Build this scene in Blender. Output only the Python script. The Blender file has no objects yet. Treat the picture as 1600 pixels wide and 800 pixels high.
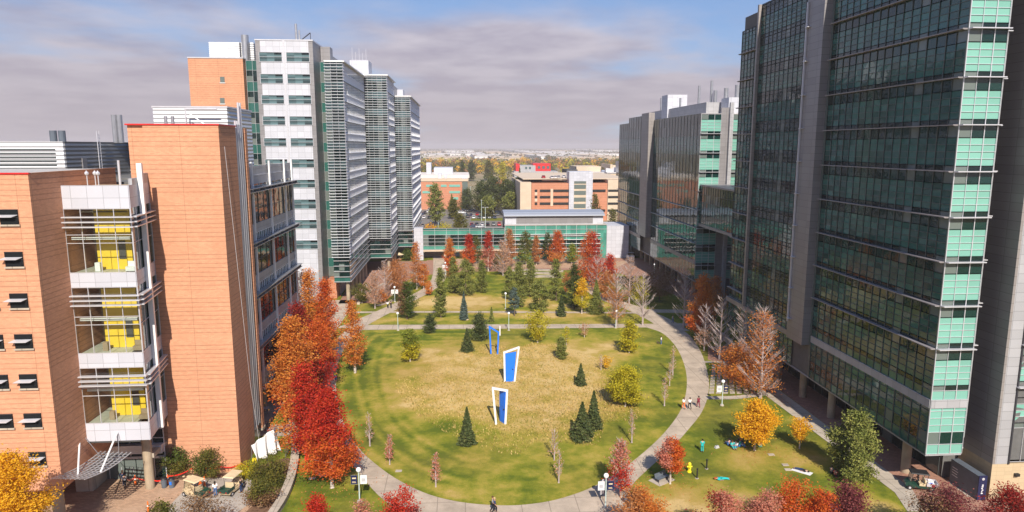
import bpy, bmesh, math, random
import numpy as np
from mathutils import Vector, Matrix
random.seed(7); RNG = np.random.default_rng(7)
C = bpy.context.scene.collection
R = math.radians
# ------------------------------------------------------------- survey helpers: where a point of the photo stands on the ground
FOC, H, PSI, TH = 1067.0, 38.0, R(4.2), R(9.1)
_s, _c = math.sin, math.cos
FW = (_s(PSI)*_c(TH), _c(PSI)*_c(TH), -_s(TH)); RT = (_c(PSI), -_s(PSI), 0)
UP = (RT[1]*FW[2]-RT[2]*FW[1], RT[2]*FW[0]-RT[0]*FW[2], RT[0]*FW[1]-RT[1]*FW[0])
def ray(u, v):
    a = (u-800)/FOC; b = (400-v)/FOC
    return [FW[i]+a*RT[i]+b*UP[i] for i in range(3)]
def gp(u, v, z=0):
    d = ray(u, v); t = (z-H)/d[2]; return (d[0]*t, d[1]*t)
def zat(u, v, Y):
    d = ray(u, v); return H + d[2]*Y/d[1]
def xat(u, v, Y):
    d = ray(u, v); return d[0]*Y/d[1]
# ------------------------------------------------------------- tags
def tag(o, label=None, cat=None, group=None, kind=None):
    if label: o['label'] = label
    if cat: o['category'] = cat
    if group: o['group'] = group
    if kind: o['kind'] = kind
    return o
def empty(name, loc=(0,0,0), rz=0, label=None, cat=None, group=None):
    o = bpy.data.objects.new(name, None); C.objects.link(o); o.location = loc; o.rotation_euler = (0,0,rz)
    o.empty_display_size = .2
    return tag(o, label, cat, group)
def copy_tree(o, parent=None):
    c = o.copy(); C.objects.link(c); c.parent = parent
    for ch in list(o.children): copy_tree(ch, c)
    return c
# ------------------------------------------------------------- mesh builder
class MB:
    def __init__(s): s.v = []; s.f = []; s.m = []
    def quad(s, a, b, c, d, m=0):
        n = len(s.v); s.v += [tuple(a), tuple(b), tuple(c), tuple(d)]; s.f.append((n,n+1,n+2,n+3)); s.m.append(m); return s
    def poly(s, pts, m=0):
        n = len(s.v); s.v += [tuple(p) for p in pts]; s.f.append(tuple(range(n, n+len(pts)))); s.m.append(m); return s
    def hexa(s, p, m=0):   # 8 points: bottom 4 ccw, top 4 ccw
        n = len(s.v); s.v += [tuple(q) for q in p]
        for f in ((3,2,1,0),(4,5,6,7),(0,1,5,4),(1,2,6,5),(2,3,7,6),(3,0,4,7)):
            s.f.append(tuple(n+i for i in f)); s.m.append(m)
        return s
    def box(s, x0, y0, z0, x1, y1, z1, m=0):
        if x0 > x1: x0, x1 = x1, x0
        if y0 > y1: y0, y1 = y1, y0
        if z0 > z1: z0, z1 = z1, z0
        return s.hexa([(x0,y0,z0),(x1,y0,z0),(x1,y1,z0),(x0,y1,z0),(x0,y0,z1),(x1,y0,z1),(x1,y1,z1),(x0,y1,z1)], m)
    def prism(s, pts, z0, z1, m=0):
        n = len(pts); b = len(s.v)
        s.v += [(p[0],p[1],z0) for p in pts] + [(p[0],p[1],z1) for p in pts]
        s.f.append(tuple(b+n-1-i for i in range(n))); s.m.append(m)
        s.f.append(tuple(b+n+i for i in range(n))); s.m.append(m)
        for i in range(n):
            j = (i+1)%n; s.f.append((b+i,b+j,b+n+j,b+n+i)); s.m.append(m)
        return s
    def tube(s, p0, p1, r0, r1=None, n=8, m=0, cap=True):
        r1 = r0 if r1 is None else r1
        p0 = Vector(p0); p1 = Vector(p1); d = (p1-p0)
        if d.length < 1e-6: return s
        d.normalize(); a = d.orthogonal().normalized(); b = d.cross(a); k = len(s.v)
        for p, r in ((p0,r0),(p1,r1)):
            for i in range(n):
                t = 2*math.pi*i/n; s.v.append(tuple(p + a*(r*math.cos(t)) + b*(r*math.sin(t))))
        for i in range(n):
            j = (i+1)%n; s.f.append((k+i,k+j,k+n+j,k+n+i)); s.m.append(m)
        if cap:
            s.f.append(tuple(k+n-1-i for i in range(n))); s.m.append(m)
            s.f.append(tuple(k+n+i for i in range(n))); s.m.append(m)
        return s
    def path(s, pts, rads, n=6, m=0):
        for i in range(len(pts)-1): s.tube(pts[i], pts[i+1], rads[i], rads[i+1], n, m, cap=(i == len(pts)-2 or i == 0))
        return s
    def ball(s, c, r, seg=10, rings=7, m=0, sc=(1,1,1)):
        k = len(s.v)
        s.v.append((c[0],c[1],c[2]+r*sc[2]))
        for i in range(1, rings):
            a = math.pi*i/rings
            for j in range(seg):
                t = 2*math.pi*j/seg
                s.v.append((c[0]+r*sc[0]*math.sin(a)*math.cos(t), c[1]+r*sc[1]*math.sin(a)*math.sin(t), c[2]+r*sc[2]*math.cos(a)))
        s.v.append((c[0],c[1],c[2]-r*sc[2])); e = len(s.v)-1
        for j in range(seg): s.f.append((k, k+1+j, k+1+(j+1)%seg)); s.m.append(m)
        for i in range(rings-2):
            for j in range(seg):
                a = k+1+i*seg; s.f.append((a+j, a+seg+j, a+seg+(j+1)%seg, a+(j+1)%seg)); s.m.append(m)
        for j in range(seg):
            a = k+1+(rings-2)*seg; s.f.append((a+j, e, a+(j+1)%seg)); s.m.append(m)
        return s
    def build(s, name, mats, parent=None, smooth=False, loc=None):
        me = bpy.data.meshes.new(name); me.from_pydata(s.v, [], s.f)
        if not isinstance(mats, (list, tuple)): mats = [mats]
        for q in mats: me.materials.append(q)
        if len(mats) > 1: me.polygons.foreach_set('material_index', s.m)
        if smooth: me.polygons.foreach_set('use_smooth', [True]*len(s.f))
        me.update()
        o = bpy.data.objects.new(name, me); C.objects.link(o)
        if parent: o.parent = parent
        if loc: o.location = loc
        return o
# ------------------------------------------------------------- materials
def newmat(name):
    m = bpy.data.materials.new(name); m.use_nodes = True
    return m, m.node_tree, m.node_tree.nodes['Principled BSDF']
def N(nt, t, **kw):
    n = nt.nodes.new(t)
    for k, v in kw.items():
        if k in ('operation','blend_type','data_type','wave_type','bands_direction','noise_dimensions','feature','wave_profile'): setattr(n, k, v)
        else: n.inputs[k].default_value = v
    return n
def mathn(nt, op, a, b=None, c=None):
    n = nt.nodes.new('ShaderNodeMath'); n.operation = op
    for i, x in enumerate((a, b, c)):
        if x is None: continue
        if isinstance(x, (int, float)): n.inputs[i].default_value = x
        else: nt.links.new(x, n.inputs[i])
    return n.outputs[0]
def mixc(nt, fac, a, b, blend='MIX'):
    n = nt.nodes.new('ShaderNodeMix'); n.data_type = 'RGBA'; n.blend_type = blend
    for i, x in ((0, fac), (6, a), (7, b)):
        if isinstance(x, (int, float)): n.inputs[i].default_value = x
        elif isinstance(x, (tuple, list)): n.inputs[i].default_value = (*x[:3], 1)
        else: nt.links.new(x, n.inputs[i])
    return n.outputs[2]
def pos(nt): return nt.nodes.new('ShaderNodeNewGeometry')
def noise(nt, scale, vec=None, detail=4, rough=.55):
    n = nt.nodes.new('ShaderNodeTexNoise'); n.inputs['Scale'].default_value = scale
    n.inputs['Detail'].default_value = detail; n.inputs['Roughness'].default_value = rough
    if vec is not None: nt.links.new(vec, n.inputs['Vector'])
    return n.outputs[0]
def ramp(nt, x, lo, hi):
    n = nt.nodes.new('ShaderNodeMapRange'); n.inputs[1].default_value = lo; n.inputs[2].default_value = hi
    nt.links.new(x, n.inputs[0]); return n.outputs[0]
def bump(nt, bs, h, strength=.3, dist=.05):
    b = nt.nodes.new('ShaderNodeBump'); b.inputs['Strength'].default_value = strength; b.inputs['Distance'].default_value = dist
    nt.links.new(h, b.inputs['Height']); nt.links.new(b.outputs[0], bs.inputs['Normal'])
def plain(name, col, rough=.6, metal=0, spec=.4, var=.12, scale=1.5, emit=None):
    m, nt, bs = newmat(name); g = pos(nt)
    f = ramp(nt, noise(nt, scale, g.outputs['Position']), .3, .7)
    lo = [c*(1-var) for c in col]; hi = [min(1, c*(1+var)) for c in col]
    nt.links.new(mixc(nt, f, lo, hi), bs.inputs['Base Color'])
    bs.inputs['Roughness'].default_value = rough; bs.inputs['Metallic'].default_value = metal
    bs.inputs['Specular IOR Level'].default_value = spec
    if emit:
        bs.inputs['Emission Color'].default_value = (*col, 1); bs.inputs['Emission Strength'].default_value = emit
    return m
def wallvec(nt):
    g = pos(nt); sp = nt.nodes.new('ShaderNodeSeparateXYZ'); nt.links.new(g.outputs['Position'], sp.inputs[0])
    sn = nt.nodes.new('ShaderNodeSeparateXYZ'); nt.links.new(g.outputs['True Normal'], sn.inputs[0])
    ax = mathn(nt, 'ABSOLUTE', sn.outputs[0]); ay = mathn(nt, 'ABSOLUTE', sn.outputs[1])
    sel = mathn(nt, 'GREATER_THAN', ay, ax)
    u = mathn(nt, 'ADD', mathn(nt, 'MULTIPLY', sp.outputs[0], sel), mathn(nt, 'MULTIPLY', sp.outputs[1], mathn(nt, 'SUBTRACT', 1, sel)))
    cb = nt.nodes.new('ShaderNodeCombineXYZ'); nt.links.new(u, cb.inputs[0]); nt.links.new(sp.outputs[2], cb.inputs[1])
    return cb.outputs[0], g.outputs['Position'], u, sp.outputs[2]
def brickmat(name, col, line=.5, dark=.6):
    m, nt, bs = newmat(name); vec, p, u, z = wallvec(nt)
    bt = nt.nodes.new('ShaderNodeTexBrick'); nt.links.new(vec, bt.inputs['Vector'])
    bt.inputs['Scale'].default_value = 1; bt.inputs['Brick Width'].default_value = .4; bt.inputs['Row Height'].default_value = .13
    bt.inputs['Mortar Size'].default_value = .012; bt.inputs['Bias'].default_value = 0
    bt.inputs['Color1'].default_value = (*[c*1.12 for c in col], 1); bt.inputs['Color2'].default_value = (*[c*.86 for c in col], 1)
    bt.inputs['Mortar'].default_value = (*[c*.8+.02 for c in col], 1)
    fr = mathn(nt, 'FRACT', mathn(nt, 'DIVIDE', z, line))
    ln = mathn(nt, 'LESS_THAN', fr, .17)
    # plain courses here and there
    big = mathn(nt, 'GREATER_THAN', mathn(nt, 'FRACT', mathn(nt, 'DIVIDE', z, 5.3)), .16)
    ln = mathn(nt, 'MULTIPLY', ln, big)
    st = ramp(nt, noise(nt, .35, p, 5, .6), .3, .72)
    s2 = ramp(nt, noise(nt, 2.2, p, 6, .75), .35, .68)
    base = mixc(nt, mathn(nt, 'MULTIPLY', st, .5), bt.outputs['Color'], (col[0]*.74, col[1]*.68, col[2]*.66))
    base = mixc(nt, mathn(nt, 'MULTIPLY', s2, .28), base, (col[0]*1.18, col[1]*1.25, col[2]*1.3))
    jt = mathn(nt, 'LESS_THAN', mathn(nt, 'FRACT', mathn(nt, 'DIVIDE', u, 5.1)), .012)
    base = mixc(nt, mathn(nt, 'MULTIPLY', jt, .5), base, [c*.4 for c in col])
    nt.links.new(mixc(nt, mathn(nt, 'MULTIPLY', ln, dark), base, [c*.38 for c in col]), bs.inputs['Base Color'])
    bs.inputs['Roughness'].default_value = .9; bs.inputs['Specular IOR Level'].default_value = .15
    bump(nt, bs, mathn(nt, 'SUBTRACT', 1, ln), .5, .06)
    return m
def panelmat(name, col, w=1.5, h=1.2, rough=.45, metal=0, joint=.5, var=.08):
    m, nt, bs = newmat(name); vec, p, u, z = wallvec(nt)
    bt = nt.nodes.new('ShaderNodeTexBrick'); bt.offset = 0; nt.links.new(vec, bt.inputs['Vector'])
    bt.inputs['Scale'].default_value = 1; bt.inputs['Brick Width'].default_value = w; bt.inputs['Row Height'].default_value = h
    bt.inputs['Mortar Size'].default_value = .02; bt.inputs['Mortar Smooth'].default_value = 0
    bt.inputs['Color1'].default_value = (*[min(1, c*(1+var)) for c in col], 1); bt.inputs['Color2'].default_value = (*[c*(1-var) for c in col], 1)
    bt.inputs['Mortar'].default_value = (*[c*joint for c in col], 1)
    st = ramp(nt, noise(nt, .5, p, 5), .3, .75)
    nt.links.new(mixc(nt, mathn(nt, 'MULTIPLY', st, .18), bt.outputs['Color'], [c*.7 for c in col]), bs.inputs['Base Color'])
    bs.inputs['Roughness'].default_value = rough; bs.inputs['Metallic'].default_value = metal
    return m
def corrmat(name, col, pitch=.35, rough=.45, metal=.3):
    m, nt, bs = newmat(name); vec, p, u, z = wallvec(nt)
    w = mathn(nt, 'SINE', mathn(nt, 'MULTIPLY', z, 2*math.pi/pitch))
    nt.links.new(mixc(nt, ramp(nt, w, -1, 1), [c*.72 for c in col], col), bs.inputs['Base Color'])
    bs.inputs['Roughness'].default_value = rough; bs.inputs['Metallic'].default_value = metal
    bump(nt, bs, w, .8, .08)
    return m
def glassmat(name, col, ior=1.75, rough=.03, var=.5, blind=0., wav=.004):
    m, nt, bs = newmat(name); g = pos(nt)
    r = g.outputs['Random Per Island']
    c = mixc(nt, r, [x*(1-var) for x in col], [x*(1+var) for x in col])
    if blind:
        c = mixc(nt, mathn(nt, 'MULTIPLY', mathn(nt, 'GREATER_THAN', mathn(nt, 'FRACT', mathn(nt, 'MULTIPLY', r, 37.7)), 1-blind), .8), c, (.16,.19,.18))
    nt.links.new(c, bs.inputs['Base Color'])
    bs.inputs['Roughness'].default_value = rough; bs.inputs['IOR'].default_value = ior
    h = noise(nt, .9, g.outputs['Position'], 2)
    bump(nt, bs, h, .25, wav*10)
    return m
M = {}
M['brick'] = brickmat('orange_brick', (.60,.30,.18), .5, .4)
M['brick_far'] = brickmat('red_brick', (.52,.23,.14), 1.2, .2)
M['white_panel'] = panelmat('white_metal_panel', (.50,.51,.57), 1.55, 1.22)
M['grey_panel'] = panelmat('grey_metal_panel', (.26,.25,.26), 2.4, .95, .4, .2)
M['mid_panel'] = panelmat('mid_grey_panel', (.36,.36,.38), 1.4, 1.0)
M['brown_panel'] = panelmat('warm_grey_panel', (.29,.265,.255), 3.2, .95, .45, .2)
M['stone'] = panelmat('tan_stone', (.50,.39,.25), .9, .45, .85, 0, .85, .06)
M['cream'] = panelmat('cream_precast', (.56,.45,.34), 3, 1.5, .85, 0, .8, .05)
M['corr'] = corrmat('silver_corrugated_metal', (.74,.76,.80), .5, .5, 0)
M['corr_dark'] = corrmat('dark_corrugated_metal', (.24,.25,.27), .5)
M['silver'] = plain('silver_metal', (.62,.62,.66), .32, .35, .5, .06)
M['steel'] = plain('galvanised_steel', (.42,.43,.46), .35, .7, .5, .1)
M['dark_metal'] = plain('dark_metal', (.05,.05,.06), .45, .3)
M['roof_metal'] = corrmat('curved_roof_metal', (.40,.43,.50), .5, .4, .2)
M['ledge'] = plain('shade_dark_ledge_metal', (.27,.25,.26), .45, .1)  # silver sunshade metal with its underside shade put into the colour
M['mullion'] = plain('mullion_metal', (.085,.10,.10), .4, .2, .5, .05)
M['fin_white'] = plain('cool_white_metal', (.76,.77,.82), .4, .1, .4, .05)
M['white'] = plain('white_paint', (.72,.72,.73), .5, 0, .4, .04)
M['teal_glass'] = glassmat('teal_vision_glass', (.006,.032,.028), 1.62, .02, .6, .07)
M['dark_glass'] = glassmat('dark_vision_glass', (.005,.018,.017), 1.6, .03, .6, .10)
M['sea_glass'] = glassmat('sea_green_glass', (.07,.25,.20), 1.5, .08, .2)
M['house_glass'] = glassmat('small_window_glass', (.012,.014,.016), 1.15, .3, .6, .0)
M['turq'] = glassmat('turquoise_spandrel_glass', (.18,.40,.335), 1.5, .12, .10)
M['turq_shaded'] = glassmat('shade_dark_turquoise_glass', (.026,.105,.09), 1.6, .035, .4)  # turquoise glass copy with the shade of the side faces in its colour
M['blind_glass'] = glassmat('window_glass_with_blinds', (.06,.10,.11), 1.5, .06, .9)
M['roof'] = plain('roof_membrane', (.42,.40,.38), .9)
M['roof_white'] = plain('white_roof_membrane', (.62,.57,.53), .9, 0, .3, .08, .2)
M['soffit'] = plain('soffit_grey', (.12,.12,.12), .8)
M['col'] = plain('column_concrete', (.36,.29,.21), .6, 0, .4, .18, .8)
M['concrete'] = None
M['yellow_wall'] = plain('yellow_wall_paint', (.78,.52,.04), .6, 0, .3, .05)
M['int_floor'] = plain('interior_floor', (.42,.42,.36), .5)
M['int_dark'] = plain('interior_dark', (.06,.06,.06), .7)
M['black'] = plain('black_plastic', (.018,.018,.02), .5)
M['rubber'] = plain('tyre_rubber', (.02,.02,.02), .8)
M['blue'] = plain('royal_blue_paint', (.015,.17,.75), .4, 0, .5, .05)
M['orange'] = plain('safety_orange', (.85,.16,.02), .5)
M['red_tape'] = plain('red_tape', (.75,.03,.02), .5)
M['yellow'] = plain('yellow_paint', (.85,.68,.02), .45)
M['red'] = plain('red_paint', (.55,.02,.02), .4)
M['tan_paint'] = plain('tan_cart_body', (.55,.44,.28), .5)
M['tan_roof'] = plain('tan_cart_roof', (.62,.50,.32), .5)
M['dgreen'] = plain('dark_green_paint', (.012,.05,.035), .4)
M['navy'] = plain('navy_paint', (.015,.02,.07), .4)
M['wood'] = plain('grey_wood', (.30,.22,.15), .8)
M['bluegrey'] = plain('bin_grey', (.10,.12,.15), .5)
M['globe'] = plain('opal_lamp_globe', (.85,.85,.86), .25, 0, .5, .02)
M['lamp_pole'] = plain('pale_green_lamp_pole', (.52,.62,.60), .4, .1)
M['bark'] = plain('brown_bark', (.14,.10,.075), .9, 0, .2, .3, 3)
M['bark_pale'] = plain('pale_bark', (.46,.40,.36), .9, 0, .2, .25, 3)
M['bark_white'] = plain('white_twigs', (.40,.33,.32), .9, 0, .2, .2, 3)
M['skin'] = plain('skin', (.50,.29,.20), .6); M['skin_d'] = plain('brown_skin', (.20,.10,.06), .6)
def clear_glass():
    m, nt, bs = newmat('clear_lobby_glass'); out = nt.nodes['Material Output']
    tr = nt.nodes.new('ShaderNodeBsdfTransparent'); tr.inputs[0].default_value = (.88,.94,.90,1)
    gl = nt.nodes.new('ShaderNodeBsdfGlossy'); gl.inputs['Roughness'].default_value = .02; gl.inputs[0].default_value = (.9,.9,.9,1)
    lw = nt.nodes.new('ShaderNodeLayerWeight'); lw.inputs[0].default_value = .5; fr = mathn(nt, 'MULTIPLY', mathn(nt, 'POWER', lw.outputs['Facing'], 4), .8)
    mx = nt.nodes.new('ShaderNodeMixShader'); nt.links.new(mathn(nt, 'ADD', fr, .09), mx.inputs[0])
    nt.links.new(tr.outputs[0], mx.inputs[1]); nt.links.new(gl.outputs[0], mx.inputs[2]); nt.links.new(mx.outputs[0], out.inputs[0])
    return m
M['clear'] = clear_glass()
def concretemat(name, col, joint=3.0, jd=.4):
    m, nt, bs = newmat(name); g = pos(nt); p = g.outputs['Position']
    a = ramp(nt, noise(nt, .35, p, 8, .68), .34, .66); b = ramp(nt, noise(nt, 6, p, 3), .25, .75)
    c = mixc(nt, a, [x*.72 for x in col], [x*1.14 for x in col]); c = mixc(nt, mathn(nt, 'MULTIPLY', b, .3), c, [x*.78 for x in col])
    bt = nt.nodes.new('ShaderNodeTexBrick'); bt.offset = 0; nt.links.new(p, bt.inputs['Vector'])
    bt.inputs['Scale'].default_value = 1; bt.inputs['Brick Width'].default_value = joint; bt.inputs['Row Height'].default_value = joint
    bt.inputs['Mortar Size'].default_value = .045; bt.inputs['Mortar Smooth'].default_value = 0
    if joint: c = mixc(nt, mathn(nt, 'MULTIPLY', bt.outputs['Fac'], 1-jd), c, [x*.35 for x in col])
    nt.links.new(c, bs.inputs['Base Color']); bs.inputs['Roughness'].default_value = .9; bs.inputs['Specular IOR Level'].default_value = .2
    return m
M['concrete'] = concretemat('path_concrete', (.47,.385,.30))
M['concrete_pale'] = concretemat('pale_concrete', (.46,.40,.33), 2.2)
def pavermat(name, col):
    m, nt, bs = newmat(name); g = pos(nt); p = g.outputs['Position']
    bt = nt.nodes.new('ShaderNodeTexBrick'); nt.links.new(p, bt.inputs['Vector'])
    bt.inputs['Scale'].default_value = 1; bt.inputs['Brick Width'].default_value = .45; bt.inputs['Row Height'].default_value = .22; bt.inputs['Mortar Size'].default_value = .02
    bt.inputs['Color1'].default_value = (*[c*1.2 for c in col], 1); bt.inputs['Color2'].default_value = (*[c*.75 for c in col], 1); bt.inputs['Mortar'].default_value = (*[c*.7 for c in col], 1)
    a = ramp(nt, noise(nt, .25, p, 6, .65), .3, .7)
    nt.links.new(mixc(nt, mathn(nt, 'MULTIPLY', a, .5), bt.outputs['Color'], (col[0]*1.15, col[1]*1.3, col[2]*1.4)), bs.inputs['Base Color'])
    bs.inputs['Roughness'].default_value = .9; bs.inputs['Specular IOR Level'].default_value = .2
    return m
M['paver'] = pavermat('red_brick_paving', (.33,.175,.125))
M['paver_tan'] = pavermat('tan_brick_paving', (.42,.27,.18))
def leafmat(name, cols, transl=.35):
    m, nt, bs = newmat(name); g = pos(nt); out = nt.nodes['Material Output']
    cr = nt.nodes.new('ShaderNodeValToRGB'); el = cr.color_ramp.elements
    while len(el) < len(cols): el.new(.5)
    for i, c in enumerate(cols): el[i].position = i/max(1, len(cols)-1); el[i].color = (*c, 1)
    n = noise(nt, .8, g.outputs['Position'], 2)
    t = mathn(nt, 'ADD', mathn(nt, 'MULTIPLY', g.outputs['Random Per Island'], .6), mathn(nt, 'MULTIPLY', ramp(nt, n, .35, .65), .4))
    nt.links.new(t, cr.inputs[0])
    nt.links.new(cr.outputs[0], bs.inputs['Base Color']); bs.inputs['Roughness'].default_value = .65; bs.inputs['Specular IOR Level'].default_value = .25
    tl = nt.nodes.new('ShaderNodeBsdfTranslucent'); nt.links.new(cr.outputs[0], tl.inputs[0])
    mx = nt.nodes.new('ShaderNodeMixShader'); mx.inputs[0].default_value = transl
    nt.links.new(bs.outputs[0], mx.inputs[1]); nt.links.new(tl.outputs[0], mx.inputs[2]); nt.links.new(mx.outputs[0], out.inputs[0])
    return m
L = {}
L['red'] = leafmat('red_leaves', [(.33,.012,.010),(.50,.03,.015),(.62,.09,.02)])
L['redorange'] = leafmat('red_orange_leaves', [(.42,.03,.012),(.60,.12,.018),(.70,.22,.03)])
L['orange'] = leafmat('orange_leaves', [(.42,.10,.02),(.62,.20,.03),(.72,.36,.07)])
L['maroon'] = leafmat('maroon_leaves', [(.16,.012,.012),(.30,.02,.015),(.45,.06,.03)])
L['rust'] = leafmat('rust_leaves', [(.32,.11,.035),(.50,.20,.06),(.60,.30,.12)])
L['tan'] = leafmat('tan_leaves', [(.42,.22,.12),(.55,.30,.18),(.60,.38,.22)])
L['pink'] = leafmat('pinkish_leaves', [(.45,.12,.08),(.58,.22,.15),(.60,.30,.20)])
L['yellow'] = leafmat('yellow_leaves', [(.55,.32,.01),(.75,.45,.02),(.80,.55,.04)])
L['gold'] = leafmat('golden_leaves', [(.62,.30,.01),(.78,.42,.015),(.80,.50,.03)])
L['lemon'] = leafmat('yellow_green_leaves', [(.20,.20,.015),(.48,.42,.02),(.68,.56,.04)])
L['olive'] = leafmat('olive_leaves', [(.06,.075,.015),(.13,.13,.02),(.22,.17,.03)])
L['green'] = leafmat('green_leaves', [(.04,.07,.015),(.09,.13,.02),(.16,.19,.03)])
L['lime'] = leafmat('lime_leaves', [(.12,.17,.02),(.22,.26,.03),(.36,.36,.04)])
L['dkgreen'] = leafmat('dark_green_leaves', [(.035,.055,.015),(.075,.10,.025),(.14,.15,.04)])
L['spruce'] = leafmat('spruce_needles', [(.035,.055,.02),(.07,.095,.03),(.15,.16,.05)], .15)
L['blue'] = leafmat('blue_spruce_needles', [(.05,.085,.07),(.09,.13,.11),(.15,.19,.17)], .15)
L['pine'] = leafmat('pine_needles', [(.085,.11,.022),(.17,.19,.04),(.32,.31,.08)], .15)
L['purple'] = leafmat('purple_leaves', [(.10,.02,.028),(.19,.04,.045),(.30,.10,.075)])
L['brown'] = leafmat('brown_leaves', [(.15,.08,.03),(.24,.13,.06),(.34,.22,.12)])
# ============================================================= ground
def terrainmat():
    m, nt, bs = newmat('terrain'); p = pos(nt).outputs['Position']
    a = ramp(nt, noise(nt, .006, p, 6, .6), .38, .62); b = ramp(nt, noise(nt, .04, p, 5, .6), .35, .65)
    c = mixc(nt, a, (.30,.22,.12), (.12,.12,.05)); c = mixc(nt, mathn(nt, 'MULTIPLY', b, .5), c, (.36,.30,.22))
    nt.links.new(c, bs.inputs['Base Color']); bs.inputs['Roughness'].default_value = .95; bs.inputs['Specular IOR Level'].default_value = .1
    return m
def lawnmat():
    m, nt, bs = newmat('mown_lawn_grass'); g = pos(nt); p = g.outputs['Position']
    at = nt.nodes.new('ShaderNodeAttribute'); at.attribute_name = 'dry'
    n1 = noise(nt, .22, p, 7, .62); n2 = noise(nt, 1.4, p, 5, .7); n3 = noise(nt, 9, p, 3, .7); n4 = noise(nt, .06, p, 4, .5)
    d = mathn(nt, 'ADD', at.outputs['Fac'], mathn(nt, 'MULTIPLY', mathn(nt, 'SUBTRACT', n1, .5), 1.9))
    d = mathn(nt, 'ADD', d, mathn(nt, 'MULTIPLY', mathn(nt, 'SUBTRACT', n2, .5), .55))
    cr = nt.nodes.new('ShaderNodeValToRGB'); el = cr.color_ramp.elements
    for _ in range(3): el.new(.5)
    for e, (t, c) in zip(el, ((0,(.10,.14,.014)),(.25,(.21,.225,.022)),(.5,(.36,.30,.05)),(.76,(.48,.34,.10)),(1,(.64,.46,.20)))): e.position = t; e.color = (*c, 1)
    nt.links.new(d, cr.inputs[0])
    c = mixc(nt, mathn(nt, 'MULTIPLY', ramp(nt, n3, .35, .75), .36), cr.outputs[0], (.09,.08,.02))
    c = mixc(nt, mathn(nt, 'MULTIPLY', ramp(nt, n4, .45, .6), .18), c, (.30,.17,.06))
    nt.links.new(c, bs.inputs['Base Color']); bs.inputs['Roughness'].default_value = 1; bs.inputs['Specular IOR Level'].default_value = .08
    bump(nt, bs, n3, .7, .12)
    return m
LAWN = lawnmat()
asph = concretemat('asphalt', (.20,.18,.16), 5.5, .6)
g_ = MB(); S_ = 14000
g_.quad((-S_,-600,0),(S_,-600,0),(S_,S_,0),(-S_,S_,0))
tag(g_.build('ground', terrainmat()), kind='structure')
def flat(name, pts, z, mat, kind='structure'):
    mb = MB(); mb.poly([(p[0],p[1],z) for p in pts])
    o = mb.build(name, mat); bm = bmesh.new(); bm.from_mesh(o.data)
    bmesh.ops.triangulate(bm, faces=bm.faces[:]); bmesh.ops.recalc_face_normals(bm, faces=bm.faces[:])
    for f in bm.faces:
        if f.normal.z < 0: f.normal_flip()
    bm.to_mesh(o.data); bm.free()
    return tag(o, kind=kind)
def spline(pts, n=6, closed=False):
    P = [np.array(p, float) for p in pts]; out = []; k = len(P)
    rng = range(k) if closed else range(k-1)
    for i in rng:
        if closed: a,b,c,d = P[(i-1)%k],P[i],P[(i+1)%k],P[(i+2)%k]
        else: a,b,c,d = P[max(i-1,0)],P[i],P[i+1],P[min(i+2,k-1)]
        for j in range(n):
            t = j/n; out.append(tuple(.5*((2*b)+(-a+c)*t+(2*a-5*b+4*c-d)*t*t+(-a+3*b-3*c+d)*t**3)))
    if not closed: out.append(tuple(P[-1]))
    return out
def ribbon(name, pts, w, z, mat, kind='structure'):
    P = spline(pts, 6) if len(pts) > 2 else pts; ws = w if isinstance(w, (list,tuple)) else [w]*len(P)
    mb = MB(); prev = None
    for i, p in enumerate(P):
        a = P[max(i-1,0)]; b = P[min(i+1,len(P)-1)]; dx, dy = b[0]-a[0], b[1]-a[1]; l = math.hypot(dx,dy)
        ww = w if not isinstance(w,(list,tuple)) else np.interp(i/(len(P)-1), np.linspace(0,1,len(w)), w)
        nx, ny = -dy/l*ww/2, dx/l*ww/2; cur = ((p[0]-nx,p[1]-ny,z),(p[0]+nx,p[1]+ny,z))
        if prev: mb.quad(prev[0],cur[0],cur[1],prev[1])
        prev = cur
    return tag(mb.build(name, mat), kind=kind)
# outer lawn, one sheet with a dryness attribute
DRY = [((715,472),14,9,1.0),((770,468),8,5,.6),((860,492),14,4,.8),((830,470),9,6,.5),((800,488),10,2.5,.7),((900,478),10,4,.7),((700,500),14,3,.35),((820,415),30,8,.9),((1215,718),7,3,.55),((1040,790),9,3,.7),((1075,775),8,3,.55),((1130,780),6,3,.6),((595,500),10,4,.4),((560,745),5,4,.1),((1160,600),3,3,.3),((1120,540),5,6,.25),((920,500),12,4,.35),((640,445),6,8,.3),((1350,790),5,3,.55)]
DRYW = [(*gp(*c), a, b, k) for c, a, b, k in DRY]
def grid_mesh(name, xs, ys, z, fn, mat):
    X, Y = np.meshgrid(xs, ys); n = X.size; Z = np.full(n, z)
    v = np.stack([X.ravel(), Y.ravel(), Z], 1); nx, ny = len(xs), len(ys)
    i = np.arange(n).reshape(ny, nx); f = np.stack([i[:-1,:-1],i[:-1,1:],i[1:,1:],i[1:,:-1]], -1).reshape(-1,4)
    me = bpy.data.meshes.new(name); me.from_pydata(v.tolist(), [], f.tolist()); me.materials.append(mat)
    at = me.attributes.new('dry', 'FLOAT', 'POINT'); at.data.foreach_set('value', fn(X.ravel(), Y.ravel()).astype(np.float32))
    o = bpy.data.objects.new(name, me); C.objects.link(o); return tag(o, kind='structure')
def dryfn(x, y):
    d = np.full(x.shape, .13)
    for cx, cy, a, b, k in DRYW: d = np.maximum(d, .13+k*np.exp(-(((x-cx)/a)**2+((y-cy)/b)**2)**1.5))
    return d
grid_mesh('lawn', np.arange(-70, 76, 1.), np.arange(40, 238, 1.), .02, dryfn, LAWN)
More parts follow.
